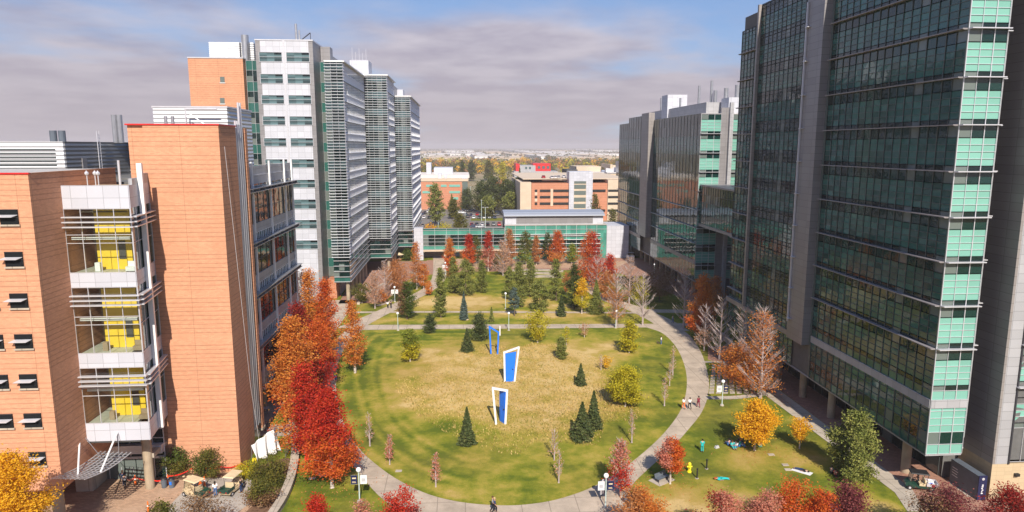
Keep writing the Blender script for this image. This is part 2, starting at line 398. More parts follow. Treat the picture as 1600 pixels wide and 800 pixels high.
# the round lawn and the ring path
INNER = [(1010,512),(1035,521),(1056,542),(1070,573),(1073,605),(1064,640),(1042,672),(1012,702),(970,735),(925,762),(870,781),(820,789),(775,790),(720,785),(670,773),(625,752),(590,728),(562,702),(540,668),(528,630),(525,590),(531,560),(546,534),(566,516),(680,515),(850,514)]
inner = spline([gp(*p) for p in INNER[:-2]], 5) + [gp(680,514.5), gp(850,513.5)]
LC = (8.5, 103.5)
def lawn_r(x, y):
    return math.hypot((x-8.5)/28.5, (y-104)/36.)
def lawn_z(x, y):
    r = lawn_r(x, y); return .06 + (.45*(1-r*r) if r < 1 else 0)
mb = MB(); rings = 34; n = len(inner); vs = []; dr = []
for k in range(rings+1):
    t = k/rings
    for p in inner:
        x = LC[0]+(p[0]-LC[0])*t; y = LC[1]+(p[1]-LC[1])*t
        vs.append((x, y, .06+.45*max(0, 1-t*t)))
        ang = math.atan2(y-LC[1], x-LC[0]); core = 1/(1+math.exp((t-.64+.07*math.sin(3*ang+1)+.06*math.sin(5*ang))/.085))
        hi = .92 - .34*(1/(1+math.exp((y-88)/3.5)))   # lower side greener
        hi -= .30*math.exp(-((x+4)**2/60+(y-84)**2/70)) + .16*math.exp(-((x-20)**2/90+(y-80)**2/60)) + .14*math.exp(-((y-136)/5)**2)
        stripe = .20*math.sin(t*80)*max(0, min(1, (t-.66)/.08))*(1 if t < .985 else 0) * (1.1 if x < 0 else .25)
        rimv = .17+stripe + (.12 if y < 82 else 0)
        dr.append(core*hi + (1-core)*rimv)
for k in range(rings):
    for i in range(n):
        j = (i+1)%n; mb.f.append((k*n+i,(k+1)*n+i,(k+1)*n+j,k*n+j)); mb.m.append(0)
mb.v = vs
o = mb.build('round_meadow_lawn', LAWN, smooth=True); tag(o, kind='structure')
at = o.data.attributes.new('dry', 'FLOAT', 'POINT'); at.data.foreach_set('value', dr)
if o.data.polygons[n*5].normal.z < 0: o.data.flip_normals()
OUTER = [(1052,506),(1078,525),(1096,552),(1107,590),(1106,618),(1096,645),(1075,672),(1048,702),(1012,734),(985,765),(1000,800),(985,860),(880,900),(720,880),(640,812),(592,775),(560,738),(536,708),(515,668),(505,620),(505,585),(512,555),(528,528),(552,508)]
ring = spline([gp(*p) for p in OUTER], 5)
flat('ring_path', ring, .040, M['concrete'])
def W(*ps): return [gp(*p) for p in ps]
ribbon('cross_path', W((530,511),(700,511.5),(1060,508)), 1.9, .044, M['concrete'])
ribbon('upper_cross_path', W((480,489),(700,487.5),(1000,489)), 1.5, .048, M['concrete'])
ribbon('west_walk', W((550,511),(590,492),(640,468),(672,450),(687,430),(687,392)), [5.2,3.8,3.4,3.6,4.2,5], .052, M['concrete'])
ribbon('east_walk', W((1058,518),(1030,500),(990,482),(950,468),(925,455),(910,440)), [5.5,5,4.4,3.6,3,3], .052, M['concrete'])
ribbon('east_side_path', W((1000,486),(1100,487)), 3.2, .056, M['concrete'])
ribbon('east_lower_path', W((1045,507),(1095,508)), 2.2, .060, M['concrete'])
ribbon('north_path', W((590,478),(620,466),(660,438),(640,425)), 1.3, .056, M['concrete'])
flat('west_brick_plaza', [(-30.5,166),(-20,166),(-17.5,178),(-18,186),(-14,200),(-8,204),(-4,228),(-33,228)], .030, M['paver'])
flat('north_brick_plaza', [(-12,206),(46,208),(50,190),(54,176),(57,150),(62,150),(64,229.5),(-12,229.5)], .034, M['paver'])
flat('north_plaza_concrete', W((687,418),(960,420),(985,408),(687,404)), .038, M['paver_tan'])
# right side walk
flat('east_kerb_walk', W((1185,602),(1207,602),(1425,765),(1445,800),(1418,800),(1398,770),(1180,606)), .062, M['concrete_pale'])
flat('east_brick_walk', [gp(1205,601),(62,103),(62,124),(47,124),(44,116),gp(1105,566)[0:2] if False else (45.5,113),(45.5,100)], .030, M['paver'])
flat('east_arcade_paving', [gp(1207,601),gp(1425,765),gp(1445,800),gp(1450,830),(72,58),(72,124),(47.5,124)], .034, M['paver'])
flat('courtyard_lawn', [(50,124),(78,124),(78,165),(58.5,165),(52,140)], .038, LAWN)
# paver squares with grass joints
a = gp(1112,569); b = gp(1186,569); c = gp(1205,616); d = gp(1106,616)
mb = MB(); nx, ny = 9, 11
for i in range(nx):
    for j in range(ny):
        def q(u, v): 
            x0 = a[0]+(b[0]-a[0])*u; y0 = a[1]+(b[1]-a[1])*u; x1 = d[0]+(c[0]-d[0])*u; y1 = d[1]+(c[1]-d[1])*u
            return (x0+(x1-x0)*v, y0+(y1-y0)*v)
        g = .14
        p = [q((i+g)/nx,(j+g)/ny), q((i+1-g)/nx,(j+g)/ny), q((i+1-g)/nx,(j+1-g)/ny), q((i+g)/nx,(j+1-g)/ny)]
        mb.prism(p[::-1], .02, .066)
tag(mb.build('paver_court', M['concrete_pale']), kind='structure')
ribbon('paver_court_edge', W((1100,622),(1155,621),(1212,612)), 1.3, .064, M['concrete_pale'])
ribbon('paver_court_far_edge', W((1098,566),(1190,566)), .9, .068, M['concrete_pale'])
# left plaza
flat('entrance_brick_plaza', [(-60,40),(-24,40),(-22.5,66),(-23,73),(-26.4,77.8),(-36,78),(-60,78)], .044, M['paver_tan'])
flat('cart_pad', spline(W((262,800),(280,775),(305,755),(345,744),(385,748),(402,760),(400,780),(372,800),(330,830),(280,830)), 4, True), .050, concretemat('cart_pad_concrete', (.40,.36,.32), 0))
flat('shrub_bed', spline(W((384,738),(450,716),(456,740),(436,780),(405,815),(372,815),(404,780),(408,756)), 3, True), .056, plain('mulch', (.17,.10,.065), .95, 0, .1, .35, 2))
flat('wall_bed', W((236,741),(378,739),(384,750),(345,747),(250,752)), .060, plain('mulch_dark', (.15,.09,.06), .95, 0, .1, .35, 2))
flat('bike_rack_pad', W((398,664),(452,664),(456,682),(398,682)), .048, M['concrete_pale'])
flat('west_passage', [(-33,88),(-27,88),(-26.5,170),(-33,170)], .030, M['concrete'])
# curved seat wall along the left bed
def thickwall(mb, pts, w, z0, z1):
    P = spline(pts, 6); L_ = []
    for i, p in enumerate(P):
        a = P[max(i-1,0)]; b = P[min(i+1,len(P)-1)]; dx, dy = b[0]-a[0], b[1]-a[1]; l = math.hypot(dx,dy)
        L_.append((p[0]-dy/l*w/2, p[1]+dx/l*w/2, p[0]+dy/l*w/2, p[1]-dx/l*w/2))
    for k in range(len(L_)-1):
        a, b = L_[k], L_[k+1]
        mb.hexa([(a[2],a[3],z0),(b[2],b[3],z0),(b[0],b[1],z0),(a[0],a[1],z0),(a[2],a[3],z1),(b[2],b[3],z1),(b[0],b[1],z1),(a[0],a[1],z1)])
    return mb
SEATW = W((418,822),(442,785),(457,745),(462,705),(458,670),(452,645))
def wallthing(name, pts, w, h, label, z0=0, mat='concrete_pale'):
    e = empty(name, (0,0,0), 0, label, 'wall')
    thickwall(MB(), pts, w, z0, z0+h-.08).build('base', M[mat], e); thickwall(MB(), pts, w+.16, z0+h-.08, z0+h).build('coping', M['concrete_pale'], e)
wallthing('seat_wall', SEATW, .8, .75, 'curved tan concrete seat wall sweeping around the shrub bed beside the left lawn')
wallthing('low_wall', W((560,476),(572,462),(592,449),(612,440)), .7, .5, 'low curved concrete wall in the planting by the white tower, left of the two walkers')
wallthing('low_wall', W((612,462),(640,445),(660,430)), .7, .5, 'low curved concrete wall under the tan trees, right of the two walkers')
for i, (v, u0, u1) in enumerate(((423,800,880),(428,806,876),(433,822,880))):
    wallthing('bench_terrace', W((u0,v+1.5),((u0+u1)/2,v),(u1,v+2)), 1.1, .5, ['top concrete seat terrace of three behind the pines, nearest the red trees','middle concrete seat terrace of three behind the pines','lowest concrete seat terrace of three behind the pines'][i])
# ============================================================= buildings
class Fac:
    def __init__(s, x, y, ux, uy, nx, ny): s.p = (x,y); s.u = (ux,uy); s.n = (nx,ny)
    def pt(s, u, z, d=0): return (s.p[0]+s.u[0]*u+s.n[0]*d, s.p[1]+s.u[1]*u+s.n[1]*d, z)
    def box(s, mb, u0, u1, z0, z1, d0, d1):
        q = [s.pt(u0,z0,d1),s.pt(u1,z0,d1),s.pt(u1,z0,d0),s.pt(u0,z0,d0),s.pt(u0,z1,d1),s.pt(u1,z1,d1),s.pt(u1,z1,d0),s.pt(u0,z1,d0)]
        a = Vector(q[1])-Vector(q[0]); b = Vector(q[3])-Vector(q[0])
        if a.cross(b).z < 0: q = [q[3],q[2],q[1],q[0],q[7],q[6],q[5],q[4]]
        return mb.hexa(q)
    def pane(s, mb, u0, u1, z0, z1, d=0, j=.006):
        q = [s.pt(u0,z0,d+random.uniform(-j,j)),s.pt(u1,z0,d+random.uniform(-j,j)),s.pt(u1,z1,d+random.uniform(-j,j)),s.pt(u0,z1,d+random.uniform(-j,j))]
        a = Vector(q[1])-Vector(q[0]); b = Vector(q[3])-Vector(q[0])
        if a.cross(b).dot(Vector((*s.n,0))) < 0: q = q[::-1]
        return mb.quad(*q)
    def bays(s, u0, u1, w): 
        k = max(1, round((u1-u0)/w)); return [u0+(u1-u0)*i/k for i in range(k+1)]
    def glaze(s, parent, name, mat, u0, u1, z0, z1, w=1.5, rows=1, d=0, j=.0042):
        mb = MB(); us = s.bays(u0,u1,w)
        for r in range(rows):
            a = z0+(z1-z0)*r/rows; b = z0+(z1-z0)*(r+1)/rows
            for i in range(len(us)-1): s.pane(mb, us[i], us[i+1], a, b, d, j)
        return mb.build(name, M[mat], parent)
    def mull(s, parent, u0, u1, z0, z1, w=1.5, zs=(), d=0, mat='mullion', t=.05, out=.08, heavy=0, name='mullions'):
        mb = MB()
        for i, u in enumerate(s.bays(u0,u1,w)):
            tt = t*1.8 if heavy and i % heavy == 0 else t
            s.box(mb, u-tt/2, u+tt/2, z0, z1, d+.012, d+out)
        for z in zs: s.box(mb, u0, u1, z-t/2, z+t/2, d+.012, d+out-.008)
        return mb.build(name, M[mat], parent)
def part(parent, name, mat, *boxes):
    mb = MB()
    for b in boxes: mb.box(*b)
    return mb.build(name, M[mat], parent)
def lab_facade(b, fc, u0, u1, z0, z1, ledges, end=False, w=1.5, d=0, ledge=True, hs=.75, heavy=2, mat_v='teal_glass', low=True):
    """glass laboratory elevation: per storey a vision strip under each ledge, then spandrel rows, then a dark clerestory"""
    sp = 'turq' if end else 'turq_shaded'; zs = [z0, z1]  # shaded sides take the darkened copy of the sunlit end's turquoise
    if low:
        fc.glaze(b, 'spandrel_panels', sp, u0, u1, z0, z0+1.1, w, 1, d); fc.glaze(b, 'glazing', mat_v, u0, u1, z0+1.1, z0+2.5, w, 1, d)
        fc.glaze(b, 'spandrel_panels', sp, u0, u1, z0+2.5, 10.2, w, 3, d)
        part_m = MB(); fc.box(part_m, u0, u1, 10.2, 11.15, d, d+.14); part_m.build('metal_band', M['mid_panel'], b)
        fc.glaze(b, 'spandrel_panels', sp, u0, u1, 11.15, 12.12, w, 1, d)
        zs += [z0+1.1, z0+2.5, z0+3.3, z0+4.1, z0+4.9]
        lo = 12.12
    else: lo = z0
    for zl in ledges:
        if zl-4.67 > z1 or zl < lo+1: continue
        def rng(a, bb):
            a = max(a, lo); bb = min(bb, z1); return (a, bb) if bb-a > .05 else None
        for nm, mt, a, bb, rows in (('glazing', mat_v, zl-1.25, zl, 1), ('spandrel_panels', sp, zl-4.1, zl-1.25, 4), ('glazing', 'dark_glass', zl-4.67, zl-4.1, 1)):
            q = rng(a, bb)
            if q: fc.glaze(b, nm, mt, u0, u1, q[0], q[1], w, rows, d); zs += [q[0]+(q[1]-q[0])*k/rows for k in range(rows+1)]
        if ledge and zl < z1-.5:
            mb = MB(); fc.box(mb, u0-.02, u1+.02, zl-.05, zl+.05, d+.09, d+.62)
            for u in fc.bays(u0, u1, 3)[:]: fc.box(mb, u-.03 if u > u0 else u, u+.03 if u < u1 else u, zl-.1, zl-.052, d+.09, d+.5)
            mb.build('sunshade', M['silver' if end else 'ledge'], b)  # side ledges carry painted-in shade, sunlit ends stay silver
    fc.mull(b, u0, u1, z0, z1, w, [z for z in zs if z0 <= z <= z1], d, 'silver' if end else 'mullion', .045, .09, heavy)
LED = [49.5-4.67*k for k in range(-3, 9)]
# ---- right tower
A = empty('glass_lab_tower', (50,66.5,0), 0, 'tall dark glass laboratory tower filling the right edge, with a turquoise end and grey piers', 'building')
A_inv = (50,66.5)
def shift(parent):   # children were written in world coordinates: keep them there
    for ch in parent.children: ch.location = (-parent.location[0], -parent.location[1], -parent.location[2])
part(A, 'core', 'soffit', (50.15,66.65,4.9,54.0,68.0,60.4), (50.15,68.15,4.9,55.4,121.9,60.4), (55.2,70.5,0,95,121.95,60.4), (57.02,65.6,4.4,95,71,60.4))
part(A, 'soffit', 'mid_panel', (50.0,66.5,4.72,54.1,68.0,4.9), (50.0,68.0,4.72,55.5,122.3,4.9))
fs = Fac(50,66.5,0,1,-1,0)
lab_facade(A, fs, 0, 25.3, 4.95, 61, LED, w=1.5)
lab_facade(A, Fac(50,97.3,0,1,-1,0), 0, 16.4, 9.6, 61, [l+1.4 for l in LED], w=1.5, d=.45, ledge=False, low=False, mat_v='dark_glass', heavy=3)
fx = Fac(50,97.3,0,1,-1,0)
fx.mull(A, 0, 16.4, 10, 61, 16.4, [10+.5*k for k in range(102)], .45, 'mullion', .035, .07, name='fine_transoms')
fx.glaze(A, 'glazing', 'turq_shaded', 0, 25.1, 4.95, 9.5, 1.5, 5, 0); fx.mull(A, 0, 25.1, 4.95, 9.5, 1.5, [5.9,6.8,7.7,8.6], 0)
lab_facade(A, Fac(50,114.2,0,1,-1,0), 0, 8.2, 9.6, 58.1, LED, w=1.35, low=False)
mb = MB(); fx.box(mb, 16.4, 16.95, 9.6, 61, -.1, 1.0); fx.box(mb, -.02, 25.1, 9.5, 10.3, -.1, .62); mb.build('fin', M['brown_panel'], A)
mb = MB(); fs.box(mb, 26.1, 30.8, 9.5, 61.5, -.1, 1.05); mb.build('metal_pier', M['grey_panel'], A)
mb = MB(); fs.box(mb, 25.3, 26.1, 5, 61.3, -.25, -.1); mb.build('glass_slot', M['teal_glass'], A)
mb = MB(); fs.box(mb, 30.35, 30.55, 12, 58, 1.07, 1.3)
for k in range(11): fs.box(mb, 29.6, 30.35, 12.5+4.67*k, 12.6+4.67*k, 1.07, 1.5)
mb.build('drain_pipe', M['silver'], A)
lab_facade(A, Fac(50,66.5,1,0,0,-1), 0, 4.1, 4.95, 61, LED, end=True, w=1.37)
lab_facade(A, Fac(54.1,68.0,1,0,0,-1), 0, 1.3, 6.1, 61, LED, end=True, w=1.3)
part(A, 'return_wall', 'dark_metal', (54.1,66.52,4.95,54.2,68,61), (55.4,68.01,5,55.5,70.5,61), (55.5,70.3,5,57,70.45,61))
part(A, 'side_wall', 'brown_panel', (57,65.5,4.0,57.3,70.5,61.2))
part(A, 'stone_base', 'stone', (57,65.5,0,57.3,70.48,4.0), (57.3,65.5,0,95,66,4.0))
part(A, 'front_pier', 'mid_panel', (57.3,65.5,4.0,58.7,65.8,61.2))
part(A, 'recessed_wall', 'brown_panel', (55.2,70.6,0,57,70.7,4.9)) 
lab_facade(A, Fac(58.7,65.6,1,0,0,-1), 0, 22, 4.2, 61, [l+.6 for l in LED], end=True, w=1.5, low=False)
part(A, 'glass_frame', 'dark_metal', (58.7,65.35,4.0,58.85,65.7,61))
part(A, 'roof', 'roof', (50.3,66.8,60.4,95,114,61.0))
g = Fac(55.2,71,0,1,-1,0); g.glaze(A, 'arcade_glazing', 'dark_glass', 0, 50, 0.1, 4.7, 2.2, 2, .02); g.mull(A, 0, 50, 0, 4.7, 2.2, [2.4], .02, t=.1, name='arcade_mullions')
for y in (72.1,80.2,88.6,96.8,104.9,113.2,120.5):
    MB().tube((51.9,y,0),(51.9,y,4.75),.52,n=20).build('column', M['col'], A, smooth=False)
for y0 in (69.2,):
    dd = part(A, 'door', 'grey_panel', (56.93,y0-.5,0,57,y0+.5,2.3)); MB().box(56.9,y0+.3,1.0,56.93,y0+.36,1.15).build('handle', M['silver'], dd)
MB().box(59.6,65.2,2.6,60.1,65.5,2.9).build('wall_light', M['black'], A)
shift(A)
for ch in A.children:
    for g2 in ch.children: pass
# ---- far right building
K = empty('glass_lab_block', (58.5,166,0), 0, 'lower glass laboratory block right of the garden, with roof stacks, beyond the tall tower', 'building')
part(K, 'core', 'soffit', (58.65,166.15,4.4,66,251.8,45.6), (64,166.3,0,110,251.8,45.6), (69.7,158.2,0,110,166.3,45.6))
part(K, 'soffit', 'mid_panel', (58.5,166,4.2,66,252,4.4))
KL = [45.8-4.67*k for k in range(0, 9)]
k1 = Fac(58.5,166,0,1,-1,0)
def kside(u0, u1, ztop, d, w, ledges=(8.8,17.5,25)):
    z = 4.45; zz = []
    for i, (a, b, mt, rows) in enumerate(((4.45,8.6,'turq_shaded',4),(8.6,9.6,None,0),(9.6,14,'teal_glass',3),(14,18,'turq_shaded',3),(18,22.5,'teal_glass',2),(22.5,27,'turq_shaded',2),(27,31.5,'teal_glass',2),(31.5,36,'teal_glass',2),(36,40.6,'turq_shaded',2),(40.6,ztop,'teal_glass',2))):
        if mt: k1.glaze(K, 'glazing', mt, u0, u1, a, b, w, rows, d); zz += [a+(b-a)*r/rows for r in range(rows+1)]
        else: mb = MB(); k1.box(mb, u0, u1, a, b, d-.05, d+.16); mb.build('metal_band', M['brown_panel'], K)
    k1.mull(K, u0, u1, 4.45, ztop, w*2, zz[::2], d, 'mullion', .05, .03)
    k1.mull(K, u0, u1, 9.6, ztop, w*2, (), d, 'mullion', .12, .07, name='fins')
    mb = MB()
    for z in (14,18,22.5): k1.box(mb, u0, u1, z-.06, z+.06, d+.15, d+.6)
    mb.build('sunshade', M['steel'], K)
kside(0, 41, 46, 0, 1.3); kside(50, 69, 47.6, .9, 1.5); kside(69.3, 86, 46, .2, 1.5)
mb = MB(); k1.box(mb, 41.6, 50, 10, 48.2, -.2, 1.6); mb.build('metal_pier', M['brown_panel'], K)
mb = MB(); k1.box(mb, 41, 41.6, 4.5, 46, -.3, -.1); mb.build('glass_slot', M['teal_glass'], K)
lab_facade(K, Fac(58.5,166,1,0,0,-1), 0, 5, 5, 46, KL, end=True, w=1.6, low=False)
part(K, 'end_pier', 'mid_panel', (65.4,165.2,0,66.3,166,48.6)); part(K, 'slot', 'grey_panel', (63.5,166.05,0,65.4,166.3,47.4))
lab_facade(K, Fac(66.3,165.9,1,0,0,-1), 0, 14, 5, 46, KL, end=True, w=1.6, low=False)
part(K, 'roof', 'roof', (58.6,166.1,45.6,110,251.9,46.0))
part(K, 'roof_screen', 'mid_panel', (62.5,174,46,62.8,236,49.2), (62.8,174,46,95,174.3,49.2)); part(K, 'plant_room', 'white_panel', (62,206,46,68,212,53.4)); part(K, 'plant_room', 'white_panel', (66,168,46,90,173,50))
for x, y, r, h in ((64.5,221,.35,53.5),(64.5,214,.3,53),(65,187,.35,54.4),(65.5,179,.35,55),(66,177.5,.5,52.4),(67,172.7,.55,52.6),(69,170.5,.6,53.2),(72,171,.7,53.5),(64,200,.3,52)):
    MB().tube((x,y,46),(x,y,h),r,n=14).build('roof_stack', M['steel'], K)
for k in range(14):
    y = 167.5+5.9*k; MB().box(60.6,y,0,61.5,y+.9,4.3).build('column', M['col'], K)
part(K, 'arcade_wall', 'dark_metal', (63.5,166.4,0,64,251,4.3))
# link and courtyard wing are parts of the block
lk = Fac(59,124,0,1,-1,0)
for a, b, mt in ((19.2,21.5,'teal_glass'),(21.5,24.5,'turq_shaded'),(24.5,28.4,'teal_glass')): lk.glaze(K, 'link_glazing', mt, 0, 42, a, b, 1.5, 2, 0)
lk.mull(K, 0, 42, 19.2, 28.4, 1.5, [20.3,21.5,23,24.5,26.4], 0, name='link_mullions')
part(K, 'link_bridge', 'grey_panel', (59.1,123.5,18.6,66,165.8,28.3), (58.8,123.5,28.4,66.2,165.7,28.8), (58.8,123.5,18.5,59.1,165.9,19.15))
part(K, 'courtyard_wing', 'dark_metal', (79,122.2,0,95,158,27.5)); Fac(79,122.5,0,1,-1,0).glaze(K, 'wing_glazing', 'teal_glass', 0, 35, .2, 27, 2.2, 9, .03)
shift(K)
wallthing('planter_wall', [(51.5,124),(52.5,140),(58,163)], .35, 1.2, 'grey courtyard planter wall in the shade between the two glass buildings')
# ---- white tower
G = empty('white_lab_tower', (-41,168,0), 0, 'tall white panelled laboratory tower with three louvered bays stepping back along its right side', 'building')
part(G, 'front_block', 'white_panel', (-46.3,168,7.5,-35.3,184,62.3)); part(G, 'base_wall', 'mid_panel', (-46.3,168.02,0,-35.3,184,7.5))
part(G, 'corner_pier', 'grey_panel', (-47.4,168.05,0,-46.3,184,62.3), (-35.3,168.04,0,-34.3,186,62.3))
part(G, 'parapet', 'silver', (-47.5,167.9,62.3,-34.2,184,62.6))
part(G, 'centre_strip', 'silver', (-41.15,167.9,12,-40.75,168,62.3))
part(G, 'body', 'mid_panel', (-62,176.2,0,-31.6,281,57.6), (-60,184,57.6,-36,280,62.0))
part(G, 'roof_screen', 'grey_panel', (-34.2,190,57,-33.9,262,61.8), (-34.2,176.5,58,-31.9,180,62.2))
part(G, 'penthouse', 'white_panel', (-33,214,58,-27.5,222,63.6)); part(G, 'penthouse', 'white_panel', (-26,246,54,-20,252,57.6))
part(G, 'upper_bay_wall', 'grey_panel', (-26,231,50,-22,262,58.0))
fg = Fac(-47.4,168,1,0,0,-1)
rows = [(82,96),(116,130),(149,162),(182,195),(216,228),(249,261.5),(281,293),(312,326),(344,357),(376,389)]
for r, (ya, yb) in enumerate(rows):
    for (ua, ub) in ((405,440),(447.5,483)):
        z1, z0 = zat(440,ya,168), zat(440,yb,168)
        x0, x1 = xat(ua,82,168)+47.4, xat(ub,82,168)+47.4
        wmb = MB()
        for a, bb in zip(fg.bays(x0,x1,1.5)[:-1], fg.bays(x0,x1,1.5)[1:]):
            for q in range(4): fg.pane(wmb, a, bb, z0+(z1-z0)*q/4, z0+(z1-z0)*(q+1)/4, .03, .004)
        wo = wmb.build('window', M['blind_glass'], G)
        mb = MB(); fg.box(mb, x0-.08, x1+.08, z0-.1, z0, .0, .14); fg.box(mb, x0-.08, x1+.08, z1, z1+.08, 0, .14); fg.box(mb, x0-.08, x0, z0, z1, 0, .14); fg.box(mb, x1, x1+.08, z0, z1, 0, .14); fg.box(mb, x0, x1, (z0+z1)/2-.03, (z0+z1)/2+.03, .035, .1)
        mb.build('frame', M['silver'], wo)
fl = Fac(-50.3,170,1,0,0,-1)
for k in range(11):
    z = 58-4.86*k; fl.glaze(G, 'stair_glazing', 'turq_shaded', 0, 2.9, z-2.2, z, 1.45, 1); fl.glaze(G, 'stair_glazing', 'dark_glass', 0, 2.9, z-4.86, z-2.2, 1.45, 2)
fl.mull(G, 0, 2.9, 5, 58, 1.45, [58-4.86*k for k in range(11)]+[55.8-4.86*k for k in range(11)], 0, 'silver')
part(G, 'stair_core', 'soffit', (-50.2,170.2,0,-47.4,184,58))
fr = Fac(-34.3,176,1,0,0,-1)
for k in range(11):
    z = 58.5-4.86*k; fr.glaze(G, 'slot_glazing', 'turq_shaded', 0, 2.7, z-2.4, z, 1.35, 1, .1); fr.glaze(G, 'slot_glazing', 'dark_glass', 0, 2.7, z-4.86, z-2.4, 1.35, 1, .1)
fr.mull(G, 0, 2.7, 5, 58.5, 1.35, [58.5-4.86*k for k in range(11)]+[56.1-4.86*k for k in range(11)], .1, 'silver')
BAYS = [(-31.8,-27.6,168,205,11.2,57.9),(-29.6,-21.3,205,228,10.9,58.5),(-25.5,-16.4,228,281,10.6,54.2)]
for x0,x1,y0,y1,z0,z1 in BAYS:
    part(G, 'bay_core', 'fin_white', (x0,y0+.35,z0,x1-.15,y1,z1-.3)); part(G, 'bay_soffit', 'dark_metal', (x0,y0+.3,z0-.12,x1-.1,y1,z0-.001))
    ff = Fac(x0,y0+.3,1,0,0,-1); W_ = x1-x0
    nfl = int(round((z1-z0)/4.86)); hh = (z1-z0)/nfl
    for k in range(nfl):
        za = z0+hh*k; ff.glaze(G, 'bay_glazing', 'dark_glass', 0, W_-.1, za, za+hh*.6, 1.4, 1, 0); ff.glaze(G, 'bay_glazing', 'blind_glass', 0, W_-.1, za+hh*.6, za+hh, 1.4, 1, 0)
    mb = MB(); nl = int((z1-z0)/.70)
    for k in range(nl+1):
        z = z0+(z1-z0)*k/nl
        ff.box(mb, -.1, W_+.05, z-.03, z+.05, .42, .72)
    mb.build('louvers', M['fin_white'], G)
    mb = MB()
    for u in ff.bays(0, W_, 1.4): ff.box(mb, u-.04, u+.04, z0, z1, .3, .42)
    mb.build('louver_posts', M['steel'], G)
    fe = Fac(x1-.15,y0+.5,0,1,1,0); D_ = y1-y0-.5
    # the louvers wrap onto the side
    mb = MB()
    for k in range(nl+1):
        z = z0+(z1-z0)*k/nl; fe.box(mb, -.3, 1.3, z-.05, z+.07, .1, .3)
    mb.build('louver_return', M['fin_white'], G)
    us = fe.bays(1.5, D_, 2.0)
    for k in range(nfl):
        za = z0+hh*k
        wm = MB(); fm = MB()
        for a, bb in zip(us[:-1], us[1:]):
            fe.pane(wm, a+.55, bb-.2, za+hh*.46, za+hh*.94, .02, .004); fe.box(fm, a+.12, a+.27, za+.2, za+hh-.12, .0, .07)
            fe.box(fm, a+.4, a+.45, za+hh*.42, za+hh*.92, 0, .1)
        fe.box(fm, 1.4, D_, za+hh*.38, za+hh*.42, .0, .12)
        wm.build('bay_windows', M['dark_glass'], G); fm.build('bay_fins', M['fin_white'], G)
        mb = MB(); fe.box(mb, 1.4, D_, za-.02, za+.14, .0, .22); mb.build('bay_ledge', M['mullion'], G)
    part(G, 'bay_cap', 'white', (x0,y0-.45,z1-.28,x1+.5,y1,z1))
    # lobby glazing under the bay
    bx0, bx1, by0 = x0+.1, x1-.25, y0+.8
    part(G, 'lobby_core', 'soffit', (bx0,by0+.3,4.9,bx1-.2,y1,z0-.13))
    f1 = Fac(bx0,by0,1,0,0,-1); f2 = Fac(bx1,by0,0,1,1,0)
    for f_, LL in ((f1,bx1-bx0),(f2,y1-by0)):
        f_.glaze(G, 'lobby_glazing', 'turq_shaded', 0, LL, 5, 6.1, 1.5, 1, 0); f_.glaze(G, 'lobby_glazing', 'dark_glass', 0, LL, 6.1, z0-.14, 1.5, 3, 0)
        mb = MB()
        for z in (4.95,6.15,7.5,8.9,10.2): f_.box(mb, 0, LL, z-.05, z+.06, .05, .32)
        mb.build('lobby_rails', M['silver'], G)
    part(G, 'lobby_soffit', 'mid_panel', (bx0,by0,4.7,bx1,y1,4.9))
for y in [169.9+6.2*k for k in range(6)]: MB().tube((-28.6,y,0),(-28.6,y,4.75),.5,n=16).build('column', M['col'], G)
for y in [207.5,216,226]: MB().tube((-22.4,y,0),(-22.4,y,4.75),.5,n=16).build('column', M['col'], G)
for y in [231,240]: MB().tube((-17.6,y,0),(-17.6,y,4.75),.5,n=16).build('column', M['col'], G)
part(G, 'arcade_wall', 'brick_far', (-34,172,0,-31.8,281,4.9))
for x, y, z0, z1, r in ((-38.6,171,62.3,66.6,.28),(-37.9,171,62.3,65.2,.22),(-44,186,62,64.2,.2)): MB().tube((x,y,z0),(x,y,z1),r,n=10).build('roof_stack', M['steel'], G)
for i in range(5): MB().tube((-32.5+.9*i,216+i,63),(-32.5+.9*i,216+i,67.5-(i%2)*1.2),.06,n=5).build('antenna', M['silver'], G)
MB().box(-26.4,250,55,-25.6,250.4,58.2).ball((-24.6,248.5,57.4),.7,8,5).build('antenna', M['white'], G)
mb = MB(); mb.tube((-37.2,169,62.5),(-34.8,168.5,64.2),.12,n=6).tube((-34.8,168.5,64.2),(-34.8,168.5,62.5),.08,n=6); mb.build('davit_arm', M['dark_metal'], G)
shift(G)
# ---- orange brick slab behind
Hb = empty('brick_stair_tower', (-56.5,169,0), 0, 'orange brick block with one small window, directly left of the white tower', 'building')
part(Hb, 'wall', 'brick', (-62.8,168,0,-50.4,184,58.2)); part(Hb, 'coping', 'silver', (-62.9,167.9,58.2,-50.3,184,58.45))
for yb in (124, 157):
    x0 = xat(344,yb,168); x1 = xat(351,yb,168); z0 = zat(344,yb+5,168); z1 = zat(344,yb-4,168)
    w_ = part(Hb, 'window', 'dark_glass', (x0,167.93,z0,x1,168,z1)); part(w_, 'frame', 'white', (x0-.12,167.88,z0-.15,x1+.12,167.97,z0))
part(Hb, 'plant_room', 'corr', (-59.2,172,58.3,-48.9,182,62.4)); MB().tube((-50.5,171,58),(-50.5,171,63.9),.85,n=18).build('roof_stack', M['steel'], Hb)
part(Hb, 'pipe', 'dark_metal', (-52.1,171.7,58.4,-51.8,172,62.3))
shift(Hb)
